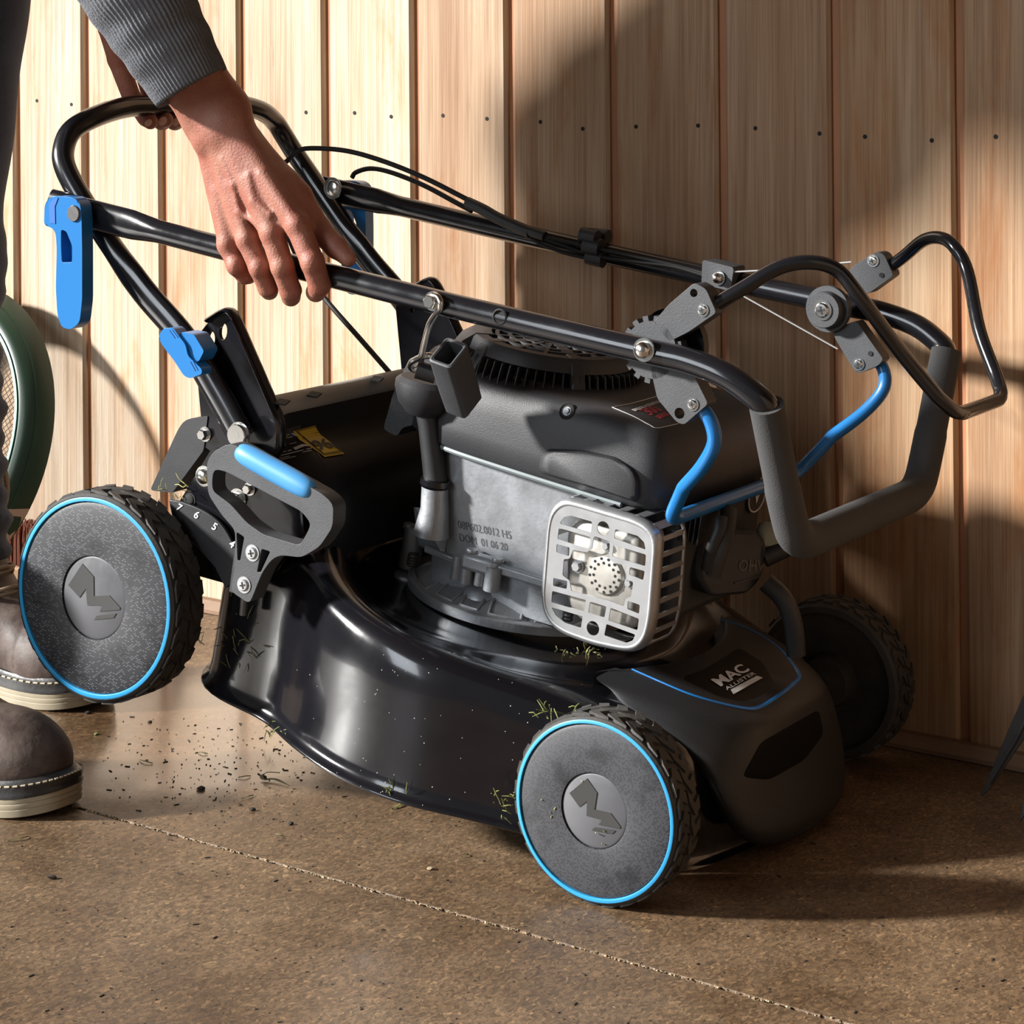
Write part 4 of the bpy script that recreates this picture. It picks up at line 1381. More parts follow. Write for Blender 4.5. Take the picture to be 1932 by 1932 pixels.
for k in range(5):
    a = 2 * PI * k / 5 - 1.92 - 0.05
    d_ = Vector((math.cos(a), math.sin(a), 0))
    n_ = Vector((-d_.y, d_.x, 0))
    w_ = 0.008
    loft('pillar', [[FC + d_ * r_ + n_ * s_ * w_ + Vector((0, 0, z_)) for r_, s_ in ((ro_ - 0.02, -1), (ro_, -1), (ro_, 1), (ro_ - 0.02, 1))] for ro_, z_ in ((FR0 + 0.002, 0.0), (FR0 - 0.001, 0.016), (FR1 + 0.007, FH - 0.008), (FR1 + 0.001, FH + 0.0005))], SHROUD, fan, bevel=0.002)
# the solid wall section at the rear left of the grille
rings = []
for t, r_ in ((0, FR0 + 0.006), (0.5, FR0 + 0.004), (0.8, FR0 - 0.004), (1.02, FR1 + 0.001)):
    loop = [FC + Vector((math.cos(a) * r_, math.sin(a) * r_, FH * t)) for a in np.linspace(math.radians(178), math.radians(228), 10)]
    loop += [FC + Vector((math.cos(a) * (r_ - 0.02), math.sin(a) * (r_ - 0.02), FH * t)) for a in np.linspace(math.radians(228), math.radians(178), 10)]
    rings.append(loop)
loft('grille_wall', rings, SHROUD, fan, angle=50)
# printed panel on the cover top
dpts = [(1155, 768), (1262, 740), (1300, 806), (1242, 806)]
dq = []
CO = MINV @ CAMP
def on_bvh(px, py, bvh, fallback_y=-0.05):
    d_ = (MINV.to_3x3() @ ray(px, py)).normalized()
    h = bvh.ray_cast(CO, d_)
    return h[0] if h[0] is not None else P(px, py, fallback_y)
lp = [on_bvh(x, y, SB) for x, y in ((1155, 768), (1250, 745), (1300, 790), (1238, 808))]
def cover_line(pxs, r):
    dense = cr([(x, y, 0) for x, y in pxs], 6)
    tube('label_line', [on_bvh(q.x, q.y, SB) + Vector((0, -0.0003, 0.0005)) for q in dense], r, WHITEINK, shroud, 5)
cover_line([(1155, 769), (1195, 761), (1240, 748)], 0.0005)
cover_line([(1155, 769), (1195, 786), (1225, 802), (1241, 808), (1280, 800)], 0.0004)
o1 = on_bvh(1218, 770, SB)
rd = (on_bvh(1240, 757, SB) - on_bvh(1200, 770, SB)).normalized()
ud = rd.cross(Vector((0, 0, 1))) * -1
ud = Vector((0, 0, 1)).cross(rd)
for s, sz, px, py, m_ in (('BRIGGS & STRATTON', 0.0068, 1222, 766, WHITEINK), ('300', 0.021, 1229, 775, REDINK), ('SERIES', 0.0085, 1250, 785, REDINK)):
    text('lettering', s, sz, on_bvh(px, py, SB), rd, ud, m_, shroud, bold=0.0002, bvh=SB, cast=(0, 0, -1), off=0.0006)
# round sticker on the front of the cover
sq_ = on_bvh(1425, 938, SB, 0.03)
stk = empty('round_sticker')
stk.parent = mower
sc_ = PX(1426, 936, -0.0475)
ndir = Vector((1.0, -0.06, 0.0)).normalized()
lathe('sticker_disc', [(0, 0.001), (0.019, 0.001), (0.019, -0.006)], sc_, ndir, LABELBK, stk, 28)
bm = bmesh.new()
add_tube(bm, circle(sc_ + ndir * 0.0014, 0.0172, ndir, 28), 0.0009, 6, closed=True)
finish('sticker_rim', bm, WHITEINK, stk)
text('sticker_letter', 'V', 0.022, sc_ + ndir * 0.0016, Vector((0.06, 1.0, 0)), Z3, WHITEINK, stk, bold=0.0006)

# muffler with its slotted guard
def MP(x, y, d=-0.150):
    return P(1020 + x / 6.44, 930 + y / 6.44, d)
gd = empty('muffler_guard')
gd.parent = mower
gd['label'] = 'bright pressed steel muffler guard with cut slots'
oc = [(112, 420), (150, 270), (240, 175), (330, 150), (430, 172), (1150, 385), (1290, 475), (1362, 600), (1290, 1500), (1240, 1740), (1130, 1855), (1000, 1868), (640, 1790), (300, 1670), (160, 1575), (70, 1430), (48, 1250)]
hs = [[(240, 350), (290, 290), (370, 275), (625, 350), (610, 485), (240, 375)], [(220, 425), (605, 535), (600, 640), (575, 680), (205, 560)], [(195, 620), (352, 662), (345, 770), (190, 720)], [(155, 1030), (325, 1072), (315, 1170), (150, 1130)], [(140, 1190), (550, 1300), (530, 1445), (130, 1330)], [(130, 1388), (510, 1500), (490, 1640), (300, 1580), (185, 1490)], [(600, 1320), (800, 1380), (775, 1515), (577, 1455)], [(850, 1395), (1195, 1530), (1175, 1670), (822, 1550)], [(800, 1592), (1150, 1722), (1120, 1792), (1040, 1822), (772, 1730)], [(1060, 1310), (1205, 1360), (1195, 1470), (1052, 1410)], [(905, 440), (1180, 522), (1258, 600), (1275, 690), (892, 550)], [(885, 630), (1280, 750), (1270, 890), (870, 770)], [(1085, 900), (1265, 950), (1245, 1060), (1075, 990)],
      [(660, 525), (840, 590), (835, 800), (880, 845), (1035, 885), (1040, 1040), (1125, 1085), (1098, 1265), (1032, 1285), (1010, 1380), (840, 1312), (372, 1190), (350, 1065), (265, 1000), (280, 805), (352, 800), (392, 692), (560, 722), (622, 680), (642, 545)]]
holes = [rounded([MP(*q) for q in h], 0.0016, 3) for h in hs]
holes.append([MP(760, 430) + Vector((math.cos(a), 0, math.sin(a))) * 0.0072 for a in np.linspace(0, 2 * PI, 18, endpoint=False)])
holes.append([MP(635, 1645) + Vector((math.cos(a), 0, math.sin(a))) * 0.0074 for a in np.linspace(0, 2 * PI, 18, endpoint=False)])
og = rounded([MP(*q) for q in oc], 0.01, 3)
plate('guard_front', og, holes, (0, 0.0012, 0), STEEL, gd)
GC = Vector((sum(q.x for q in og) / len(og), 0, sum(q.z for q in og) / len(og)))
def grow(ring, g, dy):
    out = []
    for q in ring:
        v = Vector((q.x - GC.x, 0, q.z - GC.z))
        out.append(GC + v * (1 + g / v.length) + Vector((0, q.y + dy, 0)))
    return out
bm = bmesh.new()
add_loft(bm, [og, grow(og, 0.0028, 0.0006), grow(og, 0.0052, 0.0024), grow(og, 0.0064, 0.0052), grow(og, 0.0067, 0.009), grow(og, 0.0067, 0.013)], cap0=False, cap1=False)
rim = finish('guard_rim', bm, STEEL, gd, angle=80)
sd = rim.modifiers.new('gauge', 'SOLIDIFY')
sd.thickness = 0.0012
sd.offset = 0
# guard sides: strips between the rim and a back frame, leaving slots
DEP = 0.062
xs = [q.x for q in grow(og, 0.0067, 0)]
zs_ = [q.z for q in grow(og, 0.0067, 0)]
gx0, gx1, gz0, gz1 = min(xs), max(xs), min(zs_), max(zs_)
bm = bmesh.new()
add_loft(bm, [grow(og, 0.0067, DEP - 0.006), grow(og, 0.0067, DEP)], cap0=False, cap1=False)
bk = finish('guard_back_frame', bm, STEEL, gd, angle=80)
sd = bk.modifiers.new('gauge', 'SOLIDIFY')
sd.thickness = 0.0012
sd.offset = 0
gr = grow(og, 0.0067, 0)
def side_bar(px, pz, half, y0=0.012, y1=DEP - 0.005):
    # find the outline points around this spot and make a strip following the edge
    best = min(range(len(gr)), key=lambda i: (gr[i].x - px) ** 2 + (gr[i].z - pz) ** 2)
    a, b_ = gr[best - 1], gr[(best + 1) % len(gr)]
    t = Vector((b_.x - a.x, 0, b_.z - a.z)).normalized()
    c = Vector((px, 0, pz))
    nrm_ = Vector((t.z, 0, -t.x))
    bm = bmesh.new()
    add_box(bm, Vector((c.x, -0.150 + (y0 + y1) / 2, c.z)), Y3, t, nrm_, y1 - y0 + 0.002, half * 2, 0.0012)
    return finish('guard_bar', bm, STEEL, gd, smooth=False)
def cross_at(axis, val):
    out = []
    for i in range(len(gr)):
        a, b_ = gr[i - 1], gr[i]
        if (a[axis] - val) * (b_[axis] - val) <= 0 and a[axis] != b_[axis]:
            t = (val - a[axis]) / (b_[axis] - a[axis])
            out.append(a.lerp(b_, t)[2 - axis])
    return out
xr = lambda z: max(cross_at(2, z))
xl = lambda z: min(cross_at(2, z))
for k in range(8):
    z_ = gz0 + 0.016 + (gz1 - gz0 - 0.032) * k / 7
    side_bar(xr(z_), z_, 0.0026)
    if k in (1, 3, 5, 7): side_bar(xl(z_), z_, 0.003)
zt = lambda x: max(cross_at(0, x))
for k in range(6):
    x_ = gx0 + 0.018 + (gx1 - gx0 - 0.034) * k / 5
    side_bar(x_, zt(x_), 0.0042)
side_bar((gx0 + gx1) / 2 - 0.01, min(cross_at(0, (gx0 + gx1) / 2 - 0.01)), 0.03)
# muffler body inside
mb0 = [MP(x, y, -0.140) for x, y in ((300, 420), (480, 290), (1150, 480), (1230, 600), (1140, 1600), (1050, 1700), (420, 1520), (300, 1350))]
mb0 = rounded(mb0, 0.012, 4)
body = loft('muffler', [[GC + Vector((q.x - GC.x, 0, q.z - GC.z)) * 0.86 + Vector((0, -0.1400, 0)) for q in mb0], [GC + Vector((q.x - GC.x, 0, q.z - GC.z)) * 0.96 + Vector((0, -0.1375, 0)) for q in mb0], [q + Vector((0, 0.008, 0)) for q in mb0], [q + Vector((0, 0.05, 0)) for q in mb0]], MUFFL, mower, 'dull cream steel muffler box', angle=50)
mc = MP(795, 995, -0.1405)
lathe('muffler_disc', [(0, 0.0035), (0.0165, 0.0035), (0.019, 0.003), (0.0205, 0.001), (0.0215, 0)], mc, (0, -1, 0), MUFFL, body, 40)
bm = bmesh.new()
for r_, n_, off in ((0.0172, 13, 0.0), (0.0126, 12, 0.22)):
    for k in range(n_):
        a = 2 * PI * k / n_ + off
        add_lathe(bm, [(0, 0.0001), (0.0016, 0.0001)], mc + Vector((math.cos(a) * r_, -0.0036, math.sin(a) * r_)), (0, -1, 0), 10)
o = finish('outlet_hole', bm, DARK, body, smooth=False)
bolt('bolt', MP(455, 890, -0.1405), (0, -1, 0), 0.0052, 0.006, body, STEEL)
bolt('bolt', MP(808, 640, -0.1405), (0, -1, 0), 0.0040, 0.005, body, STEEL)
bolt('bolt', MP(1080, 1095, -0.1405), (0, -1, 0), 0.0040, 0.005, body, STEEL)
bm = bmesh.new()
add_lathe(bm, [(0, 0.018), (0.005, 0.018)] + [(0.005 + 0.001 * (k % 2), 0.017 - 0.002 * k) for k in range(9)], MP(320, 1560, -0.135), (0, 0, 1), 14)
finish('guard_screw', bm, BLADE, gd)

# cylinder fins, spark lead, air-filter box and valve cover on the front of the engine
fins = empty('cylinder')
fins.parent = mower
box('cylinder_block', (-0.105, 0.01, 0.275), (0.10, 0.16, 0.13), GREYPL, fins, bevel=0.01)
for k in range(9):
    box('cooling_fin', (-0.082 + 0.0055 * k, -0.02, 0.318), (0.0014, 0.10, 0.036), BLACKPL, fins)
def VP(x, y, d):
    return P(1100 + x / 5.083, 720 + y / 5.083, d)
vc_o = [VP(1150, 1560, -0.02), VP(1420, 1450, -0.02), VP(1640, 1410, 0.03), VP(1770, 1490, 0.05), VP(1750, 1640, 0.05), VP(1700, 1840, 0.03), VP(1500, 1930, -0.01), VP(1250, 1900, -0.02)]
fc = [P(1325, 1000, -0.03), P(1432, 1002, 0.03), P(1450, 1025, 0.035), P(1440, 1092, 0.035), P(1410, 1122, 0.02), P(1345, 1128, -0.03), P(1318, 1090, -0.04)]
vb = [q + Vector((-0.07, 0, 0.0)) for q in fc]
fcR, vbR = rounded(fc, 0.010, 3), rounded(vb, 0.010, 3)
vcov = loft('valve_cover', [vbR, [a.lerp(b_, 0.85) for a, b_ in zip(vbR, fcR)], [Vector(q) for q in fcR]], BLACKPL, mower, 'black valve cover lettered OHV', bevel=0.004)
vc_c = (fc[0] + fc[1] + fc[3] + fc[5]) / 4
rv = (fc[1] - fc[0]).normalized()
nv = (fc[1] - fc[0]).cross(fc[0] - fc[5]).normalized()
if nv.dot(CO - vc_c) < 0: nv = -nv
uv = nv.cross(rv)
if uv.z < 0: uv = -uv
ctr = P(1405, 1074, 0.012)
FRN = mat('moulded_letters', (0.07, 0.06, 0.055), 0.45)
vcb = bvh_of(vcov)
text('lettering', 'OHV', 0.0165, on_bvh(1417, 1068, vcb, 0.015), rv, uv, FRN, vcov, bold=0.0004, bvh=vcb, cast=-nv, off=0.0008)
bm = bmesh.new()
add_tube(bm, [on_bvh(1385, 1100, vcb) + nv * 0.0006, on_bvh(1432, 1088, vcb) + nv * 0.0006], 0.0012, 6)
finish('cover_ridge', bm, FRN, vcov)
tube('spark_lead', cr([P(1360, 975, -0.05), P(1357, 1000, -0.055), P(1345, 1030, -0.06), P(1335, 1075, -0.06)], 6), 0.0075, BLACKPL, mower, 12)
tube('spark_lead', cr([P(1375, 960, -0.03), P(1371, 1000, -0.045), P(1358, 1045, -0.055), P(1345, 1085, -0.055)], 6), 0.0085, RUBBER, mower, 12)
box('filter_housing', (-0.075, 0.06, 0.30), (0.05, 0.10, 0.08), BLACKPL, mower, bevel=0.012)
PALE = mat('pale_label', (0.30, 0.31, 0.24), 0.5)
bm = bmesh.new()
add_box(bm, P(1456, 1012, 0.05), (0.8, 0.6, 0), (-0.6, 0.8, 0), Z3, 0.034, 0.02, 0.030)
tk = finish('fuel_bowl', bm, PALE, mower, 'pale green grey fuel bowl', bevel=0.008)
tube('breather_pipe', cr([P(1445, 1098, 0.03), P(1478, 1130, 0.035), P(1496, 1175, 0.04), P(1502, 1235, 0.045)], 6), 0.0105, BLACKPL, mower, 12)
tube('breather_pipe', cr([P(1440, 1052, 0.04), P(1465, 1040, 0.05), P(1485, 1030, 0.06)], 5), 0.011, BLACKPL, mower, 12)

# front hood: rows of points from the near tip round the front to the far tip
rowA = [(XC + 0.229 * math.cos(math.radians(a)), 0.229 * math.sin(math.radians(a)), z) for a, z in ((-38.5, 0.1635), (-29, 0.167), (-19, 0.168), (-9.5, 0.168), (0, 0.168))]
rowA2 = [(XC + 0.229 * math.cos(math.radians(a)), 0.229 * math.sin(math.radians(a)), 0.148) for a in (-38.5, -29, -19, -9.5, 0)]
rowB = [(-0.084, -0.116, 0.1668), (-0.045, -0.1085, 0.1672), (-0.006, -0.0985, 0.1640), (0.0415, -0.0655, 0.1535), (0.047, 0.0, 0.1545)]
rowC = [(-0.090, -0.150, 0.1620), (-0.040, -0.143, 0.1590), (0.015, -0.122, 0.1525), (0.0640, -0.081, 0.1445), (0.073, 0.0, 0.1460)]
rowD = [P(1150, 1298, -0.155), P(1190, 1345, -0.160), P(1300, 1415, -0.148), P(1392, 1520, -0.128), Vector((0.102, 0.0, 0.070))]
rowE = [P(1150, 1300, -0.152) + Vector((0, 0.006, -0.004)), P(1188, 1349, -0.152), P(1297, 1421, -0.140), P(1418, 1597, -0.118), Vector((0.118, 0.0, 0.026))]
NU = 26
def resample(row):
    f = cr(row + [mir(q) for q in row[::-1][1:]], 12)
    d_ = [0.0]
    # keep the control points aligned between rows: uniform parameter
    out = []
    for i in range(2 * NU + 1):
        t = i / (2 * NU) * (len(f) - 1)
        k = min(int(t), len(f) - 2)
        out.append(f[k].lerp(f[k + 1], t - k))
    return out
G_rows = [resample(r) for r in ([Vector(q) for q in rowA2], [Vector(q) for q in rowA], [Vector(q) for q in rowB], [Vector(q) for q in rowC], [Vector(q) for q in rowD], [Vector(q) for q in rowE])]
def rowmix(a, b_, t, bulge=0.0):
    return [p.lerp(q, t) + Vector((0, 0, bulge)) for p, q in zip(a, b_)]
A2, A_, B_, C_, D_, E_ = G_rows
def out_dir(p):
    v = Vector((p.x + 0.12, p.y, 0))
    return v.normalized()
rows_h = [A2, rowmix(A2, A_, 0.9), A_, rowmix(A_, B_, 0.12, 0.0012), rowmix(A_, B_, 0.5), rowmix(A_, B_, 0.9), B_, rowmix(B_, C_, 0.55, 0.0008), rowmix(B_, C_, 0.93, 0.0004), [p.lerp(q, 0.03) + out_dir(p) * 0.0012 for p, q in zip(C_, D_)],
          [p.lerp(q, 0.10) + out_dir(p) * 0.0030 for p, q in zip(C_, D_)], [p.lerp(q, 0.35) + out_dir(p) * 0.004 for p, q in zip(C_, D_)], [p.lerp(q, 0.7) + out_dir(p) * 0.001 for p, q in zip(C_, D_)], D_, E_, [q - out_dir(q) * 0.02 for q in E_]]
bm = bmesh.new()
add_loft(bm, rows_h, closed=False)
cl_ = bm.edges.layers.float.new('crease_edge')
ridge_keys = {tuple(round(c, 5) for c in q) for q in C_}
for e in bm.edges:
    if all(tuple(round(c, 5) for c in v.co) in ridge_keys for v in e.verts):
        e[cl_] = 1.0
hood = finish('front_hood', bm, mat('hood_plastic', (0.015, 0.015, 0.016), 0.46, spec=0.42, bump=0.10, bscale=900, rvar=0.05, vscale=8), mower, 'matt black plastic front hood', sub=1)
HB = bvh_of(hood)
blue_px = [(1192, 1263), (1240, 1284), (1300, 1309), (1360, 1327), (1412, 1337), (1440, 1331), (1475, 1308), (1503, 1285), (1508, 1274), (1500, 1258), (1470, 1223), (1430, 1196), (1395, 1180), (1362, 1170)]
bl_pts = [on_bvh(x, y, HB) for x, y in blue_px]
bm = bmesh.new()
sm = cr(bl_pts, 5)
wd = [0.0006 + 0.0018 * min(1.0, min(i, len(sm) - 1 - i) / (len(sm) * 0.35)) for i in range(len(sm))]
add_tube(bm, sm, 0, 8, flat=[(0.0012, w) for w in wd], up=(0, 0, 1))
finish('blue_trim_line', bm, BLUE, hood, 'thin blue trim line')
# glossy badge panel with the maker's lettering
bp_px = [(1284, 1279), (1330, 1262), (1372, 1236), (1393, 1221), (1440, 1250), (1462, 1292), (1432, 1315), (1400, 1323), (1360, 1316)]
def hood_patch(name, poly, off, m, label=None, depth=0.0):
    # a thin patch following the hood, built outwards from its middle
    r1 = [(q.x, q.y) for q in rounded([(x, y, 0) for x, y in poly], 12, 4)]
    r2 = []
    for i in range(len(r1)):
        (xa, ya), (xb, yb) = r1[i], r1[(i + 1) % len(r1)]
        m_ = max(1, int(math.hypot(xb - xa, yb - ya) / 6))
        r2 += [(xa + (xb - xa) * t / m_, ya + (yb - ya) * t / m_) for t in range(m_)]
    cx_, cy_ = sum(q[0] for q in r2) / len(r2), sum(q[1] for q in r2) / len(r2)
    view = (MINV.to_3x3() @ ray(cx_, cy_)).normalized()
    bm = bmesh.new()
    rings = []
    for k in (1.0, 0.92, 0.7, 0.45, 0.2):
        o_ = off if k < 0.95 else off * 0.2
        rings.append([bm.verts.new(on_bvh(cx_ + (x - cx_) * k, cy_ + (y - cy_) * k, HB, 0.0) - view * o_) for x, y in r2])
    mid = bm.verts.new(on_bvh(cx_, cy_, HB, 0.0) - view * off)
    n = len(r2)
    for A, B in zip(rings[:-1], rings[1:]):
        for i in range(n):
            bm.faces.new((A[i], A[(i + 1) % n], B[(i + 1) % n], B[i]))
    for i in range(n):
        bm.faces.new((rings[-1][i], rings[-1][(i + 1) % n], mid))
    return finish(name, bm, m, hood, label)
badge = hood_patch('badge_panel', bp_px, 0.0009, mat('badge_gloss', (0.004, 0.0035, 0.0035), 0.35, spec=0.2), 'glossy black badge panel')
BB = bvh_of(badge)
def badge_pt(x, y):
    return on_bvh(1280 + x / 8.05, 1200 + y / 8.05, HB)
r0 = badge_pt(1270, 640) - badge_pt(830, 890)
u0 = badge_pt(480, 665) - badge_pt(640, 770)
nn = r0.cross(u0).normalized()
if nn.z < 0: nn = -nn
rr_ = r0.normalized()
def badge_text(s, cx_, cy_, w_px0, w_px1, h_px, bold, ux):
    c = badge_pt(cx_, cy_)
    me = text_mesh(s, 1.0, bold, 1.0, True)
    xs_ = [v.co.x for v in me.vertices]
    ys_ = [v.co.y for v in me.vertices]
    W_ = (badge_pt(*w_px1) - badge_pt(*w_px0)).length
    Hh = (badge_pt(*h_px[1]) - badge_pt(*h_px[0])).length
    udir = (badge_pt(*h_px[1]) - badge_pt(*h_px[0])).normalized()
    for v in me.vertices:
        a = (v.co.x - (min(xs_) + max(xs_)) / 2) / (max(xs_) - min(xs_))
        b2 = (v.co.y - (min(ys_) + max(ys_)) / 2) / (max(ys_) - min(ys_))
        q = c + rr_ * (a * W_) + udir * (b2 * Hh)
        h = BB.ray_cast(q + Vector((0, 0, 0.05)), Vector((0, 0, -1)))
        v.co = (h[0] if h[0] is not None else q) + Vector((0.0002, -0.0004, 0.0009))
    return new_obj('lettering', me, WHITEINK, badge)
badge_text('MAC', 795, 600, (640, 772), (1085, 520), [(640, 772), (480, 665)], 0.028, 0)
badge_text('ALLISTER', 938, 690, (735, 830), (1188, 585), [(735, 830), (690, 790)], 0.012, 0)
bar = [on_bvh(1280 + x / 8.05, 1200 + y / 8.05, BB) for x, y in ((790, 825), (1190, 612), (1280, 642), (832, 895))]
bm = bmesh.new()
bm.faces.new([bm.verts.new(q + Vector((0.0002, -0.0004, 0.0009))) for q in bar])
finish('badge_bar', bm, WHITEINK, badge, smooth=False)
# dark air opening in the front face
gpx = [(1400, 1466), (1436, 1400), (1545, 1338), (1554, 1385), (1518, 1434), (1450, 1472)]
hood_patch('air_opening', gpx, 0.0012, mat('opening_dark', (0.003, 0.003, 0.003), 0.6, spec=0.1))

# labels on the rear panel
PB = bvh_of(rear_panel)
def panel_pt(x, y):
    return on_bvh(520 + x / 12.075, 780 + y / 12.075, PB, -0.1)
def stick(name, corners, m, off, label=None, n=8):
    a, b_, c, d_ = [panel_pt(*q) for q in corners]
    bm = bmesh.new()
    g = []
    for i in range(n + 1):
        row = []
        for j in range(n + 1):
            u, v = i / n, j / n
            q = a * (1 - u) * (1 - v) + b_ * u * (1 - v) + c * u * v + d_ * (1 - u) * v
            h = PB.find_nearest(q)
            nn_ = h[1] if h[1].z > 0 else -h[1]
            row.append(bm.verts.new(h[0] + nn_ * off))
        g.append(row)
    for i in range(n):
        for j in range(n):
            bm.faces.new((g[i][j], g[i + 1][j], g[i + 1][j + 1], g[i][j + 1]))
    return finish(name, bm, m, rear_panel, label)
sp = stick('spec_label', [(-130, 420), (560, 255), (1035, 1060), (150, 1270)], LABELBK, 0.0006, 'black specification label')
yl = stick('noise_label', [(378, 400), (880, 268), (1555, 935), (1105, 1010)], YELLOW, 0.0012, 'yellow noise label reading 96 dB')
def panel_text(s, cx_, cy_, rpx, upx, m_, par, bold=0.02, off=0.002):
    c = panel_pt(cx_, cy_)
    rv_ = panel_pt(cx_ + rpx[0], cy_ + rpx[1]) - c
    uv_ = panel_pt(cx_ + upx[0], cy_ + upx[1]) - c
    me = text_mesh(s, 1.0, bold)
    xs_ = [v.co.x for v in me.vertices]
    ys_ = [v.co.y for v in me.vertices]
    for v in me.vertices:
        a = (v.co.x - (min(xs_) + max(xs_)) / 2) / (max(xs_) - min(xs_))
        b2 = (v.co.y - (min(ys_) + max(ys_)) / 2) / (max(ys_) - min(ys_))
        q = c + rv_ * a + uv_ * b2
        h = PB.find_nearest(q)
        nn_ = h[1] if h[1].z > 0 else -h[1]
        v.co = h[0] + nn_ * off
    return new_obj('lettering', me, m_, par)
panel_text('96', 1050, 730, (360, -75), (-235, -215), BLACKINK, yl, 0.03)
panel_text('LWA', 940, 462, (190, -40), (-50, -46), BLACKINK, yl, 0.01)
panel_text('dB', 1345, 760, (110, -25), (-80, -76), BLACKINK, yl, 0.01)
panel_text('CE', 335, 510, (230, -55), (-70, -70), WHITEINK, sp, 0.0)
def panel_strip(pts, w, m_, par):
    q = [panel_pt(*p) for p in pts]
    bm = bmesh.new()
    add_tube(bm, [PB.find_nearest(p)[0] + Vector((0.0006, 0, 0.0019)) for p in q], w, 5)
    return finish('printed_line', bm, m_, par)
panel_strip([(75, 1000), (440, 908), (805, 820)], 0.0004, WHITEINK, sp)
for x0, y0, x1, y1, w in ((305, 730, 455, 695, 0.0003), (135, 915, 230, 892, 0.0004), (260, 888, 355, 866, 0.0004), (605, 915, 800, 872, 0.0003), (75, 1058, 300, 1002, 0.0003), (110, 1090, 440, 1010, 0.0003)):
    panel_strip([(x0 + (x1 - x0) * t, y0 + (y1 - y0) * t) for t in (0, 0.5, 1)], w, WHITEINK, sp)
stk_ = stick('white_box', [(395, 800), (695, 728), (750, 770), (455, 850)], WHITEINK, 0.0014)
for ins in (0.07, 0.13):
    cs = [(378, 400), (880, 268), (1555, 935), (1105, 1010)]
    cxm, cym = sum(c[0] for c in cs) / 4, sum(c[1] for c in cs) / 4
    loop = [(cxm + (x - cxm) * (1 - ins * 1.3), cym + (y - cym) * (1 - ins * 1.3)) for x, y in cs]
    seq = []
    for i in range(4):
        for t in np.linspace(0, 1, 6)[:-1]:
            seq.append((loop[i][0] * (1 - t) + loop[(i + 1) % 4][0] * t, loop[i][1] * (1 - t) + loop[(i + 1) % 4][1] * t))
    panel_strip(seq + [seq[0]], 0.00035, BLACKINK, yl)
# ------------------------------------------------------------------ the person
def sd_cone(Pt, a, b, ra, rb):
    """Rounded cone between two points."""
    a, b = np.array(a, np.float32), np.array(b, np.float32)
    ba = b - a
    L2 = float(ba @ ba) + 1e-12
    pa = Pt - a
    t = np.clip((pa @ ba) / L2, 0, 1)
    d = pa - t[..., None] * ba
    return np.sqrt((d * d).sum(-1)) - (ra + (rb - ra) * t)
def sd_ell(Pt, c, r, R=None):
    q = Pt - np.array(c, np.float32)
    if R is not None:
        q = q @ np.array(R, np.float32)
    r = np.array(r, np.float32)
    k0 = np.sqrt(((q / r) ** 2).sum(-1))
    k1 = np.sqrt(((q / (r * r)) ** 2).sum(-1)) + 1e-9
    return k0 * (k0 - 1) / k1
def smin(a, b, k):
    h = np.clip(0.5 + 0.5 * (b - a) / k, 0, 1)
    return b * (1 - h) + a * h - k * h * (1 - h)
def surface_nets(field, org, h):
    """Smooth surface through the zero set of a sampled field."""
    s = field < 0
    nx, ny, nz = field.shape
    acc = np.zeros((nx - 1, ny - 1, nz - 1, 3), np.float32)
    cnt = np.zeros((nx - 1, ny - 1, nz - 1), np.float32)
    corner = [(i, j, k) for i in (0, 1) for j in (0, 1) for k in (0, 1)]
    def sl(a, c):
        return a[c[0]:nx - 1 + c[0], c[1]:ny - 1 + c[1], c[2]:nz - 1 + c[2]]
    for c in corner:
        for ax in range(3):
            if c[ax]: continue
            d = list(c)
            d[ax] = 1
            f0, f1 = sl(field, c), sl(field, d)
            m = (f0 < 0) != (f1 < 0)
            t = np.where(m, f0 / (f0 - f1 + 1e-20), 0)
            for q in range(3):
                acc[..., q] += np.where(m, (t if q == ax else c[q]), 0)
            cnt += m
    act = cnt > 0
    idx = -np.ones(act.shape, np.int64)
    idx[act] = np.arange(act.sum())
    cells = np.argwhere(act)
    verts = (cells + acc[act] / cnt[act][:, None]) * h + np.array(org)
    faces = []
    for ax in range(3):
        u, v = (ax + 1) % 3, (ax + 2) % 3
        a0 = [slice(None)] * 3
        a1 = [slice(None)] * 3
        a0[ax], a1[ax] = slice(0, -1), slice(1, None)
        s0, s1 = s[tuple(a0)], s[tuple(a1)]
        e = np.argwhere(s0 != s1)
        e = e[(e[:, u] > 0) & (e[:, v] > 0) & (e[:, u] < field.shape[u] - 1) & (e[:, v] < field.shape[v] - 1)]
        du, dv = np.zeros(3, int), np.zeros(3, int)
        du[u], dv[v] = 1, 1
        q = np.stack([idx[tuple((e - du - dv).T)], idx[tuple((e - dv).T)], idx[tuple(e.T)], idx[tuple((e - du).T)]], 1)
        flip = ~s0[tuple(e.T)]
        q[flip] = q[flip][:, ::-1]
        faces.append(q)
    return verts, np.concatenate(faces)
def sdf_mesh(fn, lo, hi, h, chunk=True):
    lo, hi = np.array(lo, float), np.array(hi, float)
    n = np.ceil((hi - lo) / h).astype(int) + 1
    f = np.empty(tuple(n), np.float32)
    ys = (lo[1] + np.arange(n[1]) * h).astype(np.float32)
    zs_ = (lo[2] + np.arange(n[2]) * h).astype(np.float32)
    st = max(1, int(250000 / (n[1] * n[2])))
    for i in range(0, n[0], st):
        xs_ = (lo[0] + np.arange(i, min(i + st, n[0])) * h).astype(np.float32)
        g = np.stack(np.meshgrid(xs_, ys, zs_, indexing='ij'), -1)
        f[i:i + len(xs_)] = fn(g)
    return surface_nets(f, lo, h)
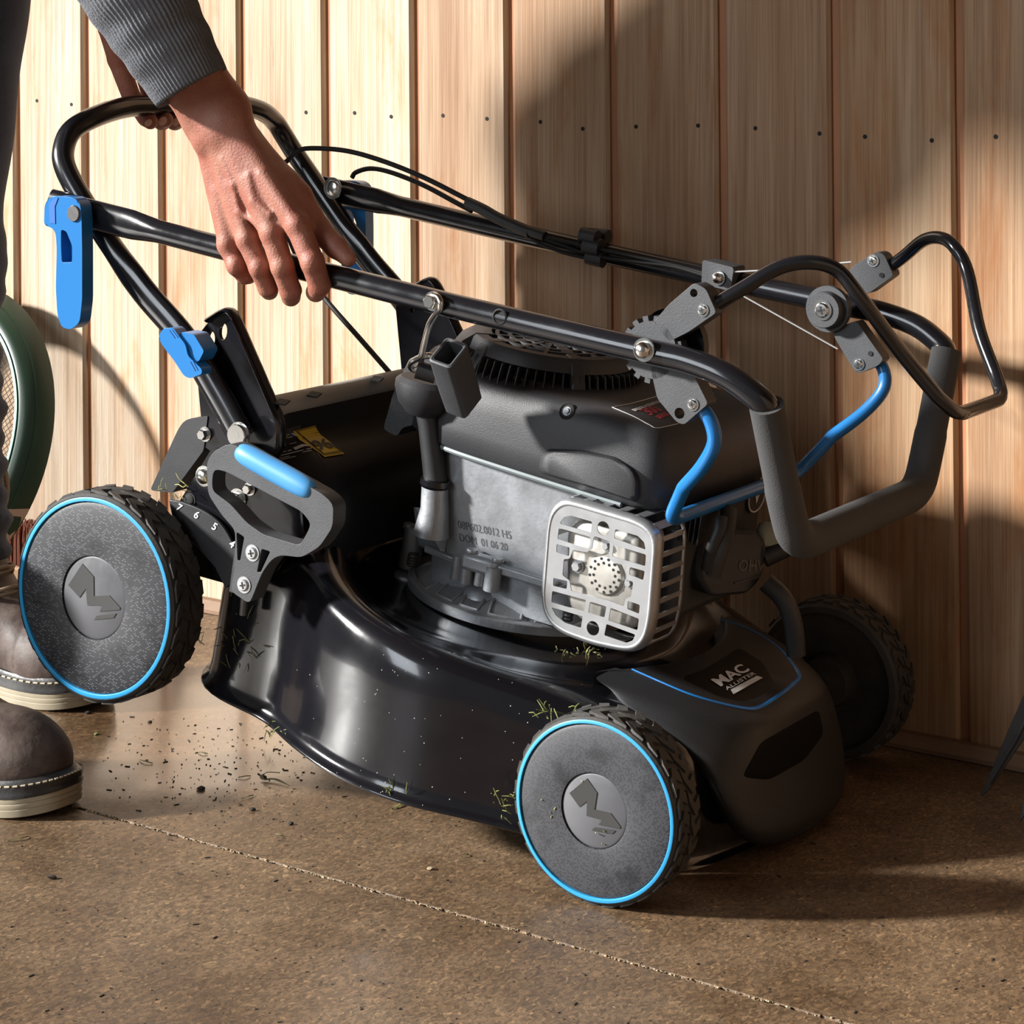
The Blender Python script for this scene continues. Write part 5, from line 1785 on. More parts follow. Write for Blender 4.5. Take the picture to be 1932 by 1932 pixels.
def mesh_from(name, parts, m, parent=None, label=None, smooth_it=0):
    V_, F_, o = [], [], 0
    for v, f in parts:
        V_.append(v)
        F_.append(f + o)
        o += len(v)
    V_, F_ = np.concatenate(V_), np.concatenate(F_)
    me = bpy.data.meshes.new(name)
    me.vertices.add(len(V_))
    me.vertices.foreach_set('co', V_.astype(np.float32).ravel())
    me.loops.add(F_.size)
    me.loops.foreach_set('vertex_index', F_.astype(np.int32).ravel())
    me.polygons.add(len(F_))
    me.polygons.foreach_set('loop_start', np.arange(0, F_.size, 4, dtype=np.int32))
    me.polygons.foreach_set('loop_total', np.full(len(F_), 4, np.int32))
    me.update(calc_edges=True)
    me.validate()
    me.polygons.foreach_set('use_smooth', np.ones(len(me.polygons), bool))
    o = new_obj(name, me, m, parent, label)
    if smooth_it:
        md = o.modifiers.new('soft', 'SMOOTH')
        md.factor = 0.5
        md.iterations = smooth_it
    return o
def chain(pts, rs):
    return [(pts[i], pts[i + 1], rs[i], rs[i + 1]) for i in range(len(pts) - 1)]
def field(prims, k):
    def fn(g):
        d = None
        for a, b, ra, rb in prims:
            e = sd_cone(g, a, b, ra, rb)
            d = e if d is None else smin(d, e, k)
        return d
    return fn
def bounds(prims, pad=0.012):
    pts = np.array([list(p[0]) for p in prims] + [list(p[1]) for p in prims])
    r = max(max(p[2], p[3]) for p in prims) + pad
    return pts.min(0) - r, pts.max(0) + r

# --- near (right) hand closed over the near tube
def TY(px):
    return (MOWER @ P(px, 468 + 0.25 * (px - 420), -HU)).y
def hp(px, py, d):
    return np.array(WP(px, py, TY(px) + d))
wrist = [hp(392, 226, -0.034), hp(424, 206, -0.030)]
fingers = {
    'index': ([hp(562, 426, -0.034), hp(590, 496, -0.0345), hp(603, 537, -0.020), hp(596, 551, -0.003)], [0.0130, 0.0124, 0.0118, 0.0108]),
    'middle': ([hp(514, 440, -0.039), hp(533, 504, -0.0355), hp(548, 548, -0.020), hp(549, 560, -0.004)], [0.0130, 0.0122, 0.0114, 0.0104]),
    'ring': ([hp(468, 452, -0.037), hp(490, 506, -0.0345), hp(505, 542, -0.018), hp(508, 549, -0.003)], [0.0124, 0.0112, 0.0106, 0.0098]),
    'little': ([hp(431, 462, -0.029), hp(446, 502, -0.030), hp(462, 519, -0.013), hp(469, 521, 0.000)], [0.0112, 0.0102, 0.0096, 0.0088])}
carp = {'index': hp(446, 250, -0.036), 'middle': hp(430, 258, -0.041), 'ring': hp(412, 266, -0.040), 'little': hp(397, 276, -0.034)}
thumb = ([hp(470, 275, -0.012), hp(560, 372, 0.000), hp(600, 432, 0.004), hp(634, 466, 0.003), hp(657, 488, 0.000)], [0.017, 0.0165, 0.0135, 0.0118, 0.0088])
arm_n = [np.array(WP(362, 165, TY(500) - 0.034)), np.array(WP(265, 0, TY(500) - 0.030)), np.array(WP(140, -215, TY(500) - 0.020))]
def hand_fn(g):
    palm = None
    def add(d, e, k):
        return e if d is None else smin(d, e, k)
    for nme, (pts, rs) in fingers.items():
        palm = add(palm, sd_cone(g, carp[nme], pts[0], 0.0155, rs[0] - 0.0004), 0.010)
    palm = add(palm, sd_cone(g, (fingers['little'][0][0] + fingers['ring'][0][0]) / 2 + np.array([0, 0.012, 0.01]), carp['middle'] + np.array([0, 0.012, 0]), 0.014, 0.018), 0.012)
    palm = add(palm, sd_cone(g, (fingers['index'][0][0] + fingers['middle'][0][0]) / 2 + np.array([0, 0.014, 0.012]), carp['index'] + np.array([0, 0.014, 0]), 0.014, 0.018), 0.012)
    # wrist and forearm
    for w, off in zip(wrist, (np.array([-0.012, 0, -0.007]), np.array([0.012, 0, 0.007]))):
        palm = add(palm, sd_cone(g, w, (carp['middle'] + w) / 2, 0.0235, 0.021), 0.016)
        palm = add(palm, sd_cone(g, arm_n[1] + off, w, 0.029, 0.0235), 0.018)
    palm = smin(palm, sd_ell(g, hp(388, 268, -0.048), (0.011, 0.010, 0.012)), 0.010)
    # thumb
    th = None
    for a, b, ra, rb in chain(*thumb):
        th = add(th, sd_cone(g, a, b, ra, rb), 0.004)
    th = smin(th, sd_cone(g, hp(536, 350, -0.012), hp(566, 404, -0.014), 0.013, 0.011), 0.014)
    palm = smin(palm, th, 0.012)
    # knuckles and tendons
    for nme, (pts, rs) in fingers.items():
        c = pts[0]
        palm = smin(palm, sd_ell(g, c + np.array([0, -0.0035, 0.001]), (0.0108, 0.0098, 0.0108)), 0.006)
        a = carp[nme] * 0.55 + c * 0.45
        palm = smin(palm, sd_cone(g, a + np.array([0, -0.0105, 0.001]), c + np.array([0, -0.0090, 0.004]), 0.0030, 0.0035), 0.008)
    # two veins on the back of the hand
    for pts in ([hp(420, 300, -0.058), hp(440, 350, -0.058), hp(452, 400, -0.0545), hp(492, 430, -0.052)], [hp(470, 330, -0.056), hp(478, 380, -0.0565), hp(510, 405, -0.054)]):
        for a, b in zip(pts[:-1], pts[1:]):
            palm = smin(palm, sd_cone(g, a + np.array([0, 0.0022, 0]), b + np.array([0, 0.0022, 0]), 0.0017, 0.0017), 0.006)
    d = palm
    for nme, (pts, rs) in fingers.items():
        f = None
        for a, b, ra, rb in chain(pts, rs):
            f = add(f, sd_cone(g, a, b, ra, rb), 0.003)
        f = smin(f, sd_ell(g, pts[1] + np.array([0, -0.003, 0.002]), (rs[1] * 0.86, rs[1] * 0.9, rs[1] * 0.95)), 0.004)
        d = smin(d, f, 0.0045)
    return d
allp = [p for f in fingers.values() for p in f[0]] + thumb[0] + [arm_n[0] + (arm_n[1] - arm_n[0]) * 0.45]
A_p = np.array(allp)
near_hand = sdf_mesh(hand_fn, A_p.min(0) - 0.034, A_p.max(0) + np.array([0.03, 0.03, 0.034]), 0.0019)

# --- far (left) hand on the cross bar of the lower handle
def BY(px):
    q = PX(px, 205, -0.847)
    return (MOWER @ Vector((-0.847, q.y, 0.617))).y
def fp(px, py, d):
    return np.array(WP(px, py, BY(px) + d))
ff = {'little': ([fp(206, 52, 0.026), fp(222, 112, 0.034), fp(250, 188, 0.030), fp(276, 222, 0.006), fp(284, 230, -0.006)], [0.0135, 0.0122, 0.0112, 0.0105, 0.0092]),
      'ring': ([fp(246, 36, 0.030), fp(268, 118, 0.037), fp(290, 196, 0.032), fp(306, 228, 0.004), fp(312, 226, -0.010)], [0.0138, 0.0126, 0.0116, 0.0112, 0.0098]),
      'middle': ([fp(280, 30, 0.032), fp(300, 118, 0.037), fp(320, 196, 0.032), fp(330, 228, 0.004), fp(336, 226, -0.010)], [0.0140, 0.0126, 0.0116, 0.0112, 0.0098]),
      'index': ([fp(312, 30, 0.030), fp(332, 118, 0.035), fp(350, 192, 0.030), fp(356, 222, 0.004), fp(360, 222, -0.008)], [0.0138, 0.0124, 0.0114, 0.0108, 0.0096])}
fw = fp(232, -95, 0.020)
ft = ([fp(270, -50, 0.0), fp(318, 30, -0.020), fp(340, 100, -0.026), fp(356, 150, -0.026)], [0.017, 0.015, 0.0125, 0.010])
arm_f = [fw, np.array([-0.51, 2.84, 1.075])]
def far_fn(g):
    d = None
    for nme, (pts, rs) in ff.items():
        e = sd_cone(g, fw * 0.8 + pts[0] * 0.2, pts[0], 0.018, rs[0])
        d = e if d is None else smin(d, e, 0.012)
    d = smin(d, sd_cone(g, fw, (ff['ring'][0][0] + ff['middle'][0][0]) / 2 + np.array([0, -0.006, 0.01]), 0.022, 0.016), 0.012)
    d = smin(d, sd_cone(g, fw, arm_f[1], 0.026, 0.034), 0.02)
    for a, b, ra, rb in chain(*ft):
        d = smin(d, sd_cone(g, a, b, ra, rb), 0.008)
    for nme, (pts, rs) in ff.items():
        f = None
        for a, b, ra, rb in chain(pts, rs):
            e = sd_cone(g, a, b, ra, rb)
            f = e if f is None else smin(f, e, 0.003)
        d = smin(d, f, 0.0020)
    return d
A_p = np.array([p for f in ff.values() for p in f[0]] + ft[0] + [fw])
far_hand = sdf_mesh(far_fn, A_p.min(0) - 0.03, A_p.max(0) + np.array([0.025, 0.025, 0.03]), 0.0022)

# --- body under the clothes, head, neck (all above the picture)
SN, SF = np.array([-0.54, 2.54, 1.36]), np.array([-0.36, 2.84, 1.36])
HN, HF = np.array([-0.80, 2.775, 1.00]), np.array([-0.695, 2.94, 1.00])
CH = (SN + SF) / 2 + np.array([-0.04, 0, -0.06])
PV = (HN + HF) / 2 + np.array([0, 0, 0.03])
NK = (SN + SF) / 2 + np.array([0.06, -0.02, 0.09])
HD = NK + np.array([0.11, -0.06, 0.10])
KN, AN = np.array([-0.705, 2.735, 0.53]), np.array([-0.680, 2.625, 0.13])
KF, AF = np.array([-0.724, 2.955, 0.54]), np.array([-0.706, 3.015, 0.13])
EN, EF = arm_n[2], arm_f[1]
body = chain([PV, (PV + CH) / 2, CH], [0.13, 0.12, 0.12]) + chain([SN, CH, SF], [0.065, 0.10, 0.065]) + chain([CH, NK, HD], [0.07, 0.052, 0.05])
body += chain([SN, EN, arm_n[1]], [0.050, 0.038, 0.034]) + chain([SF, EF], [0.050, 0.038])
body += chain([PV, HN, KN, AN], [0.09, 0.070, 0.046, 0.034]) + chain([PV, HF, KF, AF], [0.09, 0.072, 0.048, 0.036])
FWD = np.array([0.62, -0.38, -0.68])
FWD = FWD / np.linalg.norm(FWD)
SIDE = np.array([0.53, 0.85, 0.0])
UPH = np.cross(FWD, SIDE)
UPH = UPH / np.linalg.norm(UPH)
if UPH[2] < 0: UPH = -UPH
def body_fn(g):
    d = field(body, 0.05)(g)
    hd = sd_ell(g, HD + UPH * 0.03, (0.095, 0.076, 0.115), np.stack([FWD, SIDE, UPH], 1))
    hd = smin(hd, sd_cone(g, HD + FWD * 0.06 - UPH * 0.05, HD + FWD * 0.075 - UPH * 0.085, 0.04, 0.03), 0.04)
    hd = smin(hd, sd_cone(g, HD + FWD * 0.095 + UPH * 0.02, HD + FWD * 0.112 - UPH * 0.018, 0.008, 0.013), 0.012)
    for s in (1, -1):
        hd = smin(hd, sd_ell(g, HD + SIDE * 0.078 * s + UPH * 0.005, (0.022, 0.009, 0.032), np.stack([FWD, SIDE, UPH], 1)), 0.006)
        eye = sd_ell(g, HD + FWD * 0.098 + SIDE * 0.032 * s + UPH * 0.018, (0.014, 0.016, 0.010), np.stack([FWD, SIDE, UPH], 1))
        hd = -smin(-hd, eye, 0.008)
    mouth = sd_ell(g, HD + FWD * 0.108 - UPH * 0.05, (0.012, 0.022, 0.004), np.stack([FWD, SIDE, UPH], 1))
    hd = -smin(-hd, mouth, 0.006)
    return smin(d, hd, 0.02)
lo, hi = bounds(body, 0.03)
hi = np.maximum(hi, HD + 0.17)
body_m = sdf_mesh(body_fn, lo, hi, 0.0085)
person = mesh_from('person', [near_hand, far_hand, body_m], SKIN)
tag(person, 'person in grey ribbed sweater, dark jeans and brown boots lifting the mower by its handles', 'person')

# nails showing on the far hand
for (px, py), r in (((307, 229), 0.0062), ((333, 230), 0.0058), ((280, 232), 0.005)):
    c = Vector(fp(px, py, -0.0178 if px != 280 else -0.0145))
    bm = bmesh.new()
    n_ = Vector((0.25, -0.85, -0.45)).normalized()
    a_, b_, _n = frame_from(n_, (0.5, 0, 1))
    ring_ = [[c + (a_ * math.cos(t) * r * 0.82 * k + b_ * math.sin(t) * r * 1.05 * k) + n_ * (0.0016 * (1 - k * k) - 0.0004) for t in np.linspace(0, 2 * PI, 16, endpoint=False)] for k in (1.0, 0.8, 0.5, 0.2)]
    add_loft(bm, ring_, cap0=False)
    finish('finger_nail', bm, NAIL, person)

# --- sweater: trunk and upper arms, then the ribbed near sleeve
KNIT = mat('grey_knit', (0.140, 0.145, 0.160), 0.95, bump=0.5, bscale=420, var=0.25, vscale=60)
sw = chain([PV + np.array([0.02, 0, 0.05]), (PV + CH) / 2, CH], [0.155, 0.145, 0.145]) + chain([SN, CH, SF], [0.085, 0.12, 0.085]) + chain([CH, NK - np.array([0.02, 0, 0.03])], [0.10, 0.062]) + chain([SN, EN], [0.078, 0.060]) + chain([SF, EF, fw * 0.75 + EF * 0.25], [0.078, 0.058, 0.044])
lo, hi = bounds(sw, 0.02)
sweater = mesh_from('sweater', [sdf_mesh(field(sw, 0.05), lo, hi, 0.009)], KNIT, person, 'grey ribbed knit sweater')
axis_pts = cr([Vector(arm_n[0]), Vector(arm_n[0]).lerp(Vector(arm_n[1]), 0.5), Vector(arm_n[1]), Vector(arm_n[1]).lerp(Vector(EN), 0.5), Vector(EN)], 14)
NR = 62
seg = NR * 5
rings = []
prev_u = Vector((0, -1, 0))
tot = len(axis_pts)
def sleeve_ring(c, t, r, fold):
    global prev_u
    u = (prev_u - t * prev_u.dot(t)).normalized()
    prev_u = u
    w = t.cross(u)
    out = []
    for k in range(seg):
        a = 2 * PI * k / seg
        rib = 0.00085 * math.cos(NR * a)
        bag = fold * (math.sin(2 * a + fold * 300) * 0.5 + math.sin(3 * a + 1.0) * 0.5)
        rr = r + rib + bag
        out.append(c + (u * math.cos(a) * 0.93 + w * math.sin(a) * 1.02) * rr)
    return out
t0 = (axis_pts[1] - axis_pts[0]).normalized()
for r_, back in ((0.0335, 0.012), (0.0365, 0.003), (0.0392, 0.0), (0.0402, -0.001)):
    prev_u = Vector((0, -1, 0))
    rings.append(sleeve_ring(axis_pts[0] + t0 * back, t0, r_, 0))
for i in range(1, tot):
    t = (axis_pts[min(i + 1, tot - 1)] - axis_pts[i - 1]).normalized()
    s_ = i / (tot - 1)
    r_ = 0.0405 + 0.0180 * min(1, s_ * 1.4) + 0.0008 * math.sin(i * 0.7) * min(1, s_ * 4)
    rings.append(sleeve_ring(axis_pts[i], t, r_, 0.0011 * math.sin(i * 0.33) * min(1, s_ * 5)))
loft('sleeve', rings, KNIT, sweater, angle=180)

# --- jeans
je = chain([PV + np.array([0, 0, 0.06]), PV], [0.15, 0.15]) + chain([PV, HN, KN, AN], [0.12, 0.086, 0.062, 0.052]) + chain([PV, HF, KF, AF], [0.12, 0.100, 0.070, 0.057])
def jeans_fn(g):
    d = field(je, 0.045)(g)
    z = g[..., 2]
    w = np.clip((0.62 - z) / 0.3, 0, 1)
    d = d - 0.0042 * w * (np.sin(z * 175 + g[..., 1] * 38 + 2.2 * np.sin(g[..., 0] * 45)) + 0.6 * np.sin(z * 90 - g[..., 0] * 50))
    d = d - 0.0015 * np.sin(z * 40 + g[..., 1] * 25)
    return np.maximum(d, 0.155 - z)
lo, hi = bounds(je, 0.02)
jeans = mesh_from('jeans', [sdf_mesh(jeans_fn, lo, hi, 0.0065)], DENIM, person, 'dark blue denim jeans bunched at the shin')

# --- boots, each with a sole, welt, stitching, laces and a wool sock
def boot_fn(g):
    d = sd_ell(g, (0.098, 0.0, 0.050), (0.060, 0.050, 0.044))
    d = smin(d, sd_cone(g, (0.075, 0, 0.050), (-0.02, 0, 0.078), 0.046, 0.046), 0.03)
    d = smin(d, sd_cone(g, (-0.02, 0, 0.075), (-0.100, 0, 0.062), 0.045, 0.046), 0.03)
    d = smin(d, sd_cone(g, (-0.055, 0, 0.095), (-0.085, 0, 0.205), 0.052, 0.054), 0.035)
    d = d + 0.0012 * np.sin(g[..., 0] * 120 + g[..., 2] * 60) * np.clip((0.09 - g[..., 0]) / 0.05, 0, 1)
    seam = np.abs(g[..., 0] - 0.052 - 0.25 * np.abs(g[..., 1]) ** 1.0)
    d = d + 0.0014 * np.exp(-(seam / 0.0022) ** 2) * (g[..., 2] > 0.045)
    d = np.maximum(d, 0.030 - g[..., 2])
    return np.maximum(d, g[..., 2] - 0.222)
bv, bf = sdf_mesh(boot_fn, (-0.17, -0.075, 0.02), (0.18, 0.075, 0.235), 0.0030)
def sole_outline(g=0.0, n=60):
    base = [(0.168, 0.0), (0.160, -0.028), (0.128, -0.050), (0.075, -0.056), (0.02, -0.048), (-0.04, -0.042), (-0.10, -0.045), (-0.140, -0.034), (-0.153, 0.0), (-0.140, 0.034), (-0.10, 0.045), (-0.04, 0.040), (0.02, 0.046), (0.075, 0.054), (0.128, 0.048), (0.160, 0.028)]
    pts = cr([(x, y, 0) for x, y in base], 5, closed=True)
    c = Vector((0.0, 0, 0))
    out = []
    for p in pts:
        v = p.normalized()
        out.append(p + v * g)
    return out
def spring(x):
    return 0.010 * max(0.0, (x - 0.09) / 0.08) ** 2
def make_boot(loc, rz, label, pitch=0.0):
    b = mesh_from('boot', [(bv.copy(), bf)], LEATHER, person, label, smooth_it=2)
    b.location = loc
    b.rotation_euler = (0, pitch, rz)
    R2 = []
    for z, g in ((0.0, -0.004), (0.001, -0.001), (0.008, 0.0), (0.0085, -0.0008), (0.0095, 0.0), (0.014, 0.0), (0.0145, -0.0008), (0.0155, 0.0), (0.0205, 0.0)):
        R2.append([Vector((p.x, p.y, z + spring(p.x))) for p in sole_outline(g)])
    loft('sole', R2, SOLE, b, 'cream rubber sole', angle=30)
    R2 = []
    for z, g in ((0.0200, 0.0), (0.0206, 0.0012), (0.0245, 0.0014), (0.0262, 0.0004), (0.0300, 0.0012), (0.0335, 0.0006), (0.0345, -0.003), (0.039, -0.007)):
        R2.append([Vector((p.x, p.y, z + spring(p.x))) for p in sole_outline(g)])
    loft('welt', R2, WELT, b, 'black welt', angle=40)
    bm = bmesh.new()
    so_ = sole_outline(0.0004)
    L_ = len(so_)
    for i in range(0, L_):
        p, q = so_[i], so_[(i + 1) % L_]
        a, c = p.lerp(q, 0.15), p.lerp(q, 0.75)
        up_ = lambda w: Vector((w.x, w.y, 0.0338 + spring(w.x)))
        add_tube(bm, [up_(a), up_(c)], 0.0011, 6)
    finish('stitching', bm, STITCH, b)
    for i in range(5):
        z = 0.112 + 0.022 * i
        x = 0.012 - 0.020 * i
        for s in (1, -1):
            w = 0.026 + 0.002 * i
            pts = [(x - 0.028, s * w * 1.25, z - 0.006), (x - 0.006, s * w * 0.95, z + 0.010), (x + 0.010, 0.0, z + 0.018 + 0.003 * s), (x - 0.004, -s * w * 0.95, z + 0.017), (x - 0.028, -s * w * 1.25, z + 0.010)]
            tube('lace', cr(pts, 4), 0.0030, LACE, b, 8)
    bm = bmesh.new()
    for k in range(22):
        a = 2 * PI * k / 22
        add_tube(bm, [(-0.084 + math.cos(a) * 0.047, math.sin(a) * 0.047, 0.205), (-0.084 + math.cos(a) * 0.058, math.sin(a) * 0.058, 0.225), (-0.084 + math.cos(a) * 0.058, math.sin(a) * 0.058, 0.255), (-0.084 + math.cos(a) * 0.050, math.sin(a) * 0.050, 0.29)], [0.006, 0.0095, 0.0095, 0.008], 8)
    sk = finish('sock', bm, SOCK, b, 'thick brown wool sock rolled over the boot', sub=1)
    return b
angn = math.radians(-30)
make_boot((-0.616, 2.572, 0.0), angn, 'scuffed brown leather boot, nearer one')
make_boot((-0.646, 2.975, 0.0), math.radians(-32), 'brown leather boot behind the rear wheel')
# ------------------------------------------------------------------ things around the mower
# green garden sieve leaning on the wall
sieve = empty('garden_sieve')
tag(sieve, 'round green garden sieve leaning against the plank wall behind the leg', 'garden sieve')
cpx = on_wall(-124, 800, 0.130)
cpx.z = 0.228
nrm = (WN + Vector((0, 0, 0.30))).normalized()
ax_u, ax_v, _n = frame_from(nrm)
def sv(prof, m, name, label=None, seg=72):
    bm = bmesh.new()
    add_lathe(bm, prof, cpx, nrm, seg)
    return finish(name, bm, m, sieve, label)
sv([(0.196, 0.018), (0.198, 0.022), (0.204, 0.0225), (0.212, 0.018), (0.220, 0.008), (0.2215, 0.006), (0.222, 0.0075), (0.2245, 0.005), (0.233, -0.012), (0.235, -0.018), (0.233, -0.020), (0.229, -0.018), (0.216, 0.006), (0.196, 0.016)], GREEN, 'rim', seg=96)
sv([(0.1945, 0.018), (0.1945, 0.0245), (0.1995, 0.0245), (0.1995, 0.018)], TEAL, 'mesh_edge', 'teal edge around the wire mesh', seg=96)
bm = bmesh.new()
rM = 0.196
st = 0.0072
k = -rM
while k < rM:
    h_ = math.sqrt(max(0, rM * rM - k * k))
    for d1, d2 in ((ax_u, ax_v), (ax_v, ax_u)):
        m1 = (d1 + d2).normalized()
        m2 = (d1 - d2).normalized() if d1 is ax_u else (d2 - d1).normalized() * -1
        a_, b_ = (m1, m2) if d1 is ax_u else (m2, m1)
        add_tube(bm, [cpx + nrm * 0.019 + a_ * k - b_ * h_, cpx + nrm * 0.019 + a_ * k + b_ * h_], 0.0006, 4, caps=False)
    k += st
o = finish('wire_mesh', bm, MESHM, sieve, smooth=False)
o['kind'] = 'stuff'
a0, a1 = on_wall(88, 878, 0.09), on_wall(40, 950, 0.09)
def on_rim(deg, r, h):
    t = math.radians(deg)
    hor = ax_u if abs(ax_u.z) < abs(ax_v.z) else ax_v
    ver = ax_v if hor is ax_u else ax_u
    if hor.x < 0: hor = -hor
    if ver.z < 0: ver = -ver
    return cpx + nrm * h + (hor * math.cos(t) + ver * math.sin(t)) * r
tg = [on_rim(-24, 0.2235, 0.0085), on_rim(-21, 0.2365, -0.016), on_rim(-37, 0.2365, -0.016), on_rim(-39, 0.2235, 0.0085)]
plate('paper_tag', [sum_ for sum_ in tg], [], (0.0006, 0.001, 0), TAG, sieve, label='small brown paper tag')

# red-brown hand brush lying on its back by the wall
brush = empty('hand_brush')
tag(brush, 'hand brush with upright red-brown bristles behind the boot', 'brush')
bc = WG(22, 1092)
bm = bmesh.new()
add_box(bm, bc + Vector((0, 0, 0.015)), WD, WN, Z3, 0.17, 0.05, 0.028)
finish('brush_block', bm, WOODHEAD, brush, bevel=0.006)
bm = bmesh.new()
for i in range(34):
    for j in range(9):
        u = (i / 33 - 0.5) * 0.158 + random.gauss(0, 0.0008)
        v = (j / 8 - 0.5) * 0.040 + random.gauss(0, 0.0008)
        b0 = bc + WD * u + WN * v + Vector((0, 0, 0.028))
        t0 = b0 + WD * (u * 0.10 + random.gauss(0, 0.002)) + WN * (v * 0.15 + random.gauss(0, 0.002)) + Vector((0, 0, 0.062 + random.uniform(-0.004, 0.002)))
        add_tube(bm, [b0, b0.lerp(t0, 0.5) + WD * random.gauss(0, 0.0006), t0], [0.0020, 0.0019, 0.0013], 5)
o = finish('bristles', bm, BRISTLE, brush, 'red-brown bristles')
o['kind'] = 'stuff'

# garden shears standing point down at the right edge
shears = empty('garden_shears')
tag(shears, 'dull steel garden shears standing points down at the wall, cut by the right edge', 'garden shears')
def shear_blade(tip, top, w0, w1):
    tip, top = Vector(tip), Vector(top)
    d = (top - tip).normalized()
    n_ = Vector((-0.35, -0.93, 0.1))
    s_ = d.cross(n_).normalized()
    n_ = s_.cross(d).normalized()
    outer_ = [tip, tip + d * 0.012 + s_ * w0 * 0.5, tip.lerp(top, 0.5) + s_ * w1 * 0.85, top + s_ * w1, top - s_ * w1 * 0.3, tip.lerp(top, 0.5) - s_ * w1 * 0.25, tip - s_ * w0 * 0.25]
    b = plate('blade', outer_, [], n_ * -0.0035, BLADE, shears, bevel=0.001)
    rl = [tip + d * 0.02 + s_ * w0 * 0.2 + n_ * 0.0008, tip.lerp(top, 0.5) + s_ * w1 * 0.45 + n_ * 0.0008, top + s_ * w1 * 0.55 + n_ * 0.0008]
    tube('blade_ridge', rl, 0.0018, BLADE, b, 6)
    return d
t1 = WG(1853, 1503, 0.002)
t1b = on_wall(1962, 1265, 0.15)
d1 = shear_blade(t1, t1b, 0.008, 0.017)
t2 = WG(1926, 1550, 0.002)
t2b = on_wall(1990, 1270, 0.165)
d2 = shear_blade(t2, t2b, 0.008, 0.017)
piv = t1b + Vector((0.008, -0.004, 0.0))
lathe('pivot_bolt', [(0, 0.010), (0.008, 0.010), (0.010, 0.006), (0.010, -0.012), (0, -0.012)], piv, (-0.35, -0.93, 0), CHROME, shears, 16)
for d_, off, b_ in ((d1, 0.0, t1b), (d2, 0.01, t2b)):
    p0 = b_ - d_ * 0.01
    sp_ = WD * (0.03 if off else -0.02)
    tube('shear_handle', [p0, p0 + d_ * 0.12 + sp_, p0 + d_ * 0.30 + sp_ * 2.2], [0.006, 0.010, 0.013], WOODHEAD, shears, 12)

# leaf and grass clippings on the floor
def blade_leaf(name, pts, w, m, parent=None):
    bm = bmesh.new()
    pts = cr(pts, 5)
    n = len(pts)
    L_, R_ = [], []
    for i, p in enumerate(pts):
        t = (pts[min(i + 1, n - 1)] - pts[max(i - 1, 0)]).normalized()
        s_ = t.cross(Vector((0, 0, 1)))
        s_ = s_.normalized() if s_.length > 1e-4 else Vector((1, 0, 0))
        ww = w * math.sin(PI * min(1, max(0.06, (i + 0.4) / n))) ** 0.7
        L_.append((p - s_ * ww, p + Vector((0, 0, -0.0005)), p + s_ * ww, p + Vector((0, 0, 0.0006))))
    add_loft(bm, L_)
    return finish(name, bm, m, parent, smooth=False)
LEAFM = mat('dark_green_leaf', (0.045, 0.055, 0.018), 0.5)
q = lambda x, y, z=0.001: WG(x, y, z)
leaf = blade_leaf('leaf', [q(528, 1458, 0.010), q(505, 1457, 0.008), q(497, 1463, 0.004), q(500, 1470, 0.002), q(520, 1470, 0.003), q(545, 1482, 0.001)], 0.0038, LEAFM)
tag(leaf, 'curled dark green leaf lying on the chipboard left of the deck', 'leaf')
clips = [((449, 1467), (473, 1464), 0.0016, 'dark grass clipping just left of the curled leaf'), ((262, 1433), (288, 1440), 0.0012, 'dark forked twig on the floor below the rear wheel'), ((455, 1507), (478, 1500), 0.0014, 'curved dark grass clipping below the curled leaf'), ((374, 1419), (392, 1422), 0.0012, 'short dark clipping on the pale floor above the leaf'), ((14, 1587), (55, 1578), 0.0012, 'long dark grass blade on the floor below the near boot'), ((738, 1527), (760, 1512), 0.0022, 'bright green grass blade under the deck rim'), ((870, 1617), (884, 1612), 0.0011, 'thin green clipping on the floor left of the front wheel'), ((520, 1574), (536, 1577), 0.0012, 'green clipping beside the floor seam')]
for (a, b_, w, lab) in clips:
    p0, p1 = q(*a), q(*b_)
    mid = p0.lerp(p1, 0.55) + Vector((0, 0, 0.0012)) + (p1 - p0).cross(Vector((0, 0, 1))) * 0.12
    o = blade_leaf('grass_clipping', [p0, mid, p1], w, DRYGRASS if 'bright' not in lab else GRASS)
    tag(o, lab, 'clipping', 'grass clippings on the floor')
lumps = [((182, 1384), 0.0030, GRASS, 'tiny yellow green scrap on the floor under the rear wheel'), ((380, 1487), 0.0042, DIRT, 'dark crumb of soil on the pale floor'), ((475, 1527), 0.0036, DIRT, 'dark soil crumb near the floor seam'), ((548, 1553), 0.0032, DIRT, 'soil crumb lying between leaf and seam'), ((98, 1655), 0.0040, DIRT, 'dark soil crumb in the left foreground'), ((166, 1344), 0.0036, DIRT, 'soil crumb at the far boot sole'), ((283, 1361), 0.0026, DIRT, 'soil crumb on the bright floor behind the rear wheel'), ((813, 1638), 0.0034, CRUMB, 'pale wood chip on the floor right of the seam')]
for (x, y), r, m_, lab in lumps:
    c = q(x, y, r * 0.45)
    bm = bmesh.new()
    bmesh.ops.create_icosphere(bm, subdivisions=1, radius=r)
    for v in bm.verts:
        v.co = Vector((v.co.x * 1.4, v.co.y, v.co.z * 0.6)) * random.uniform(0.65, 1.15) + c
    tag(finish('crumb', bm, m_, None, smooth=False), lab, 'crumb', 'crumbs on the floor')
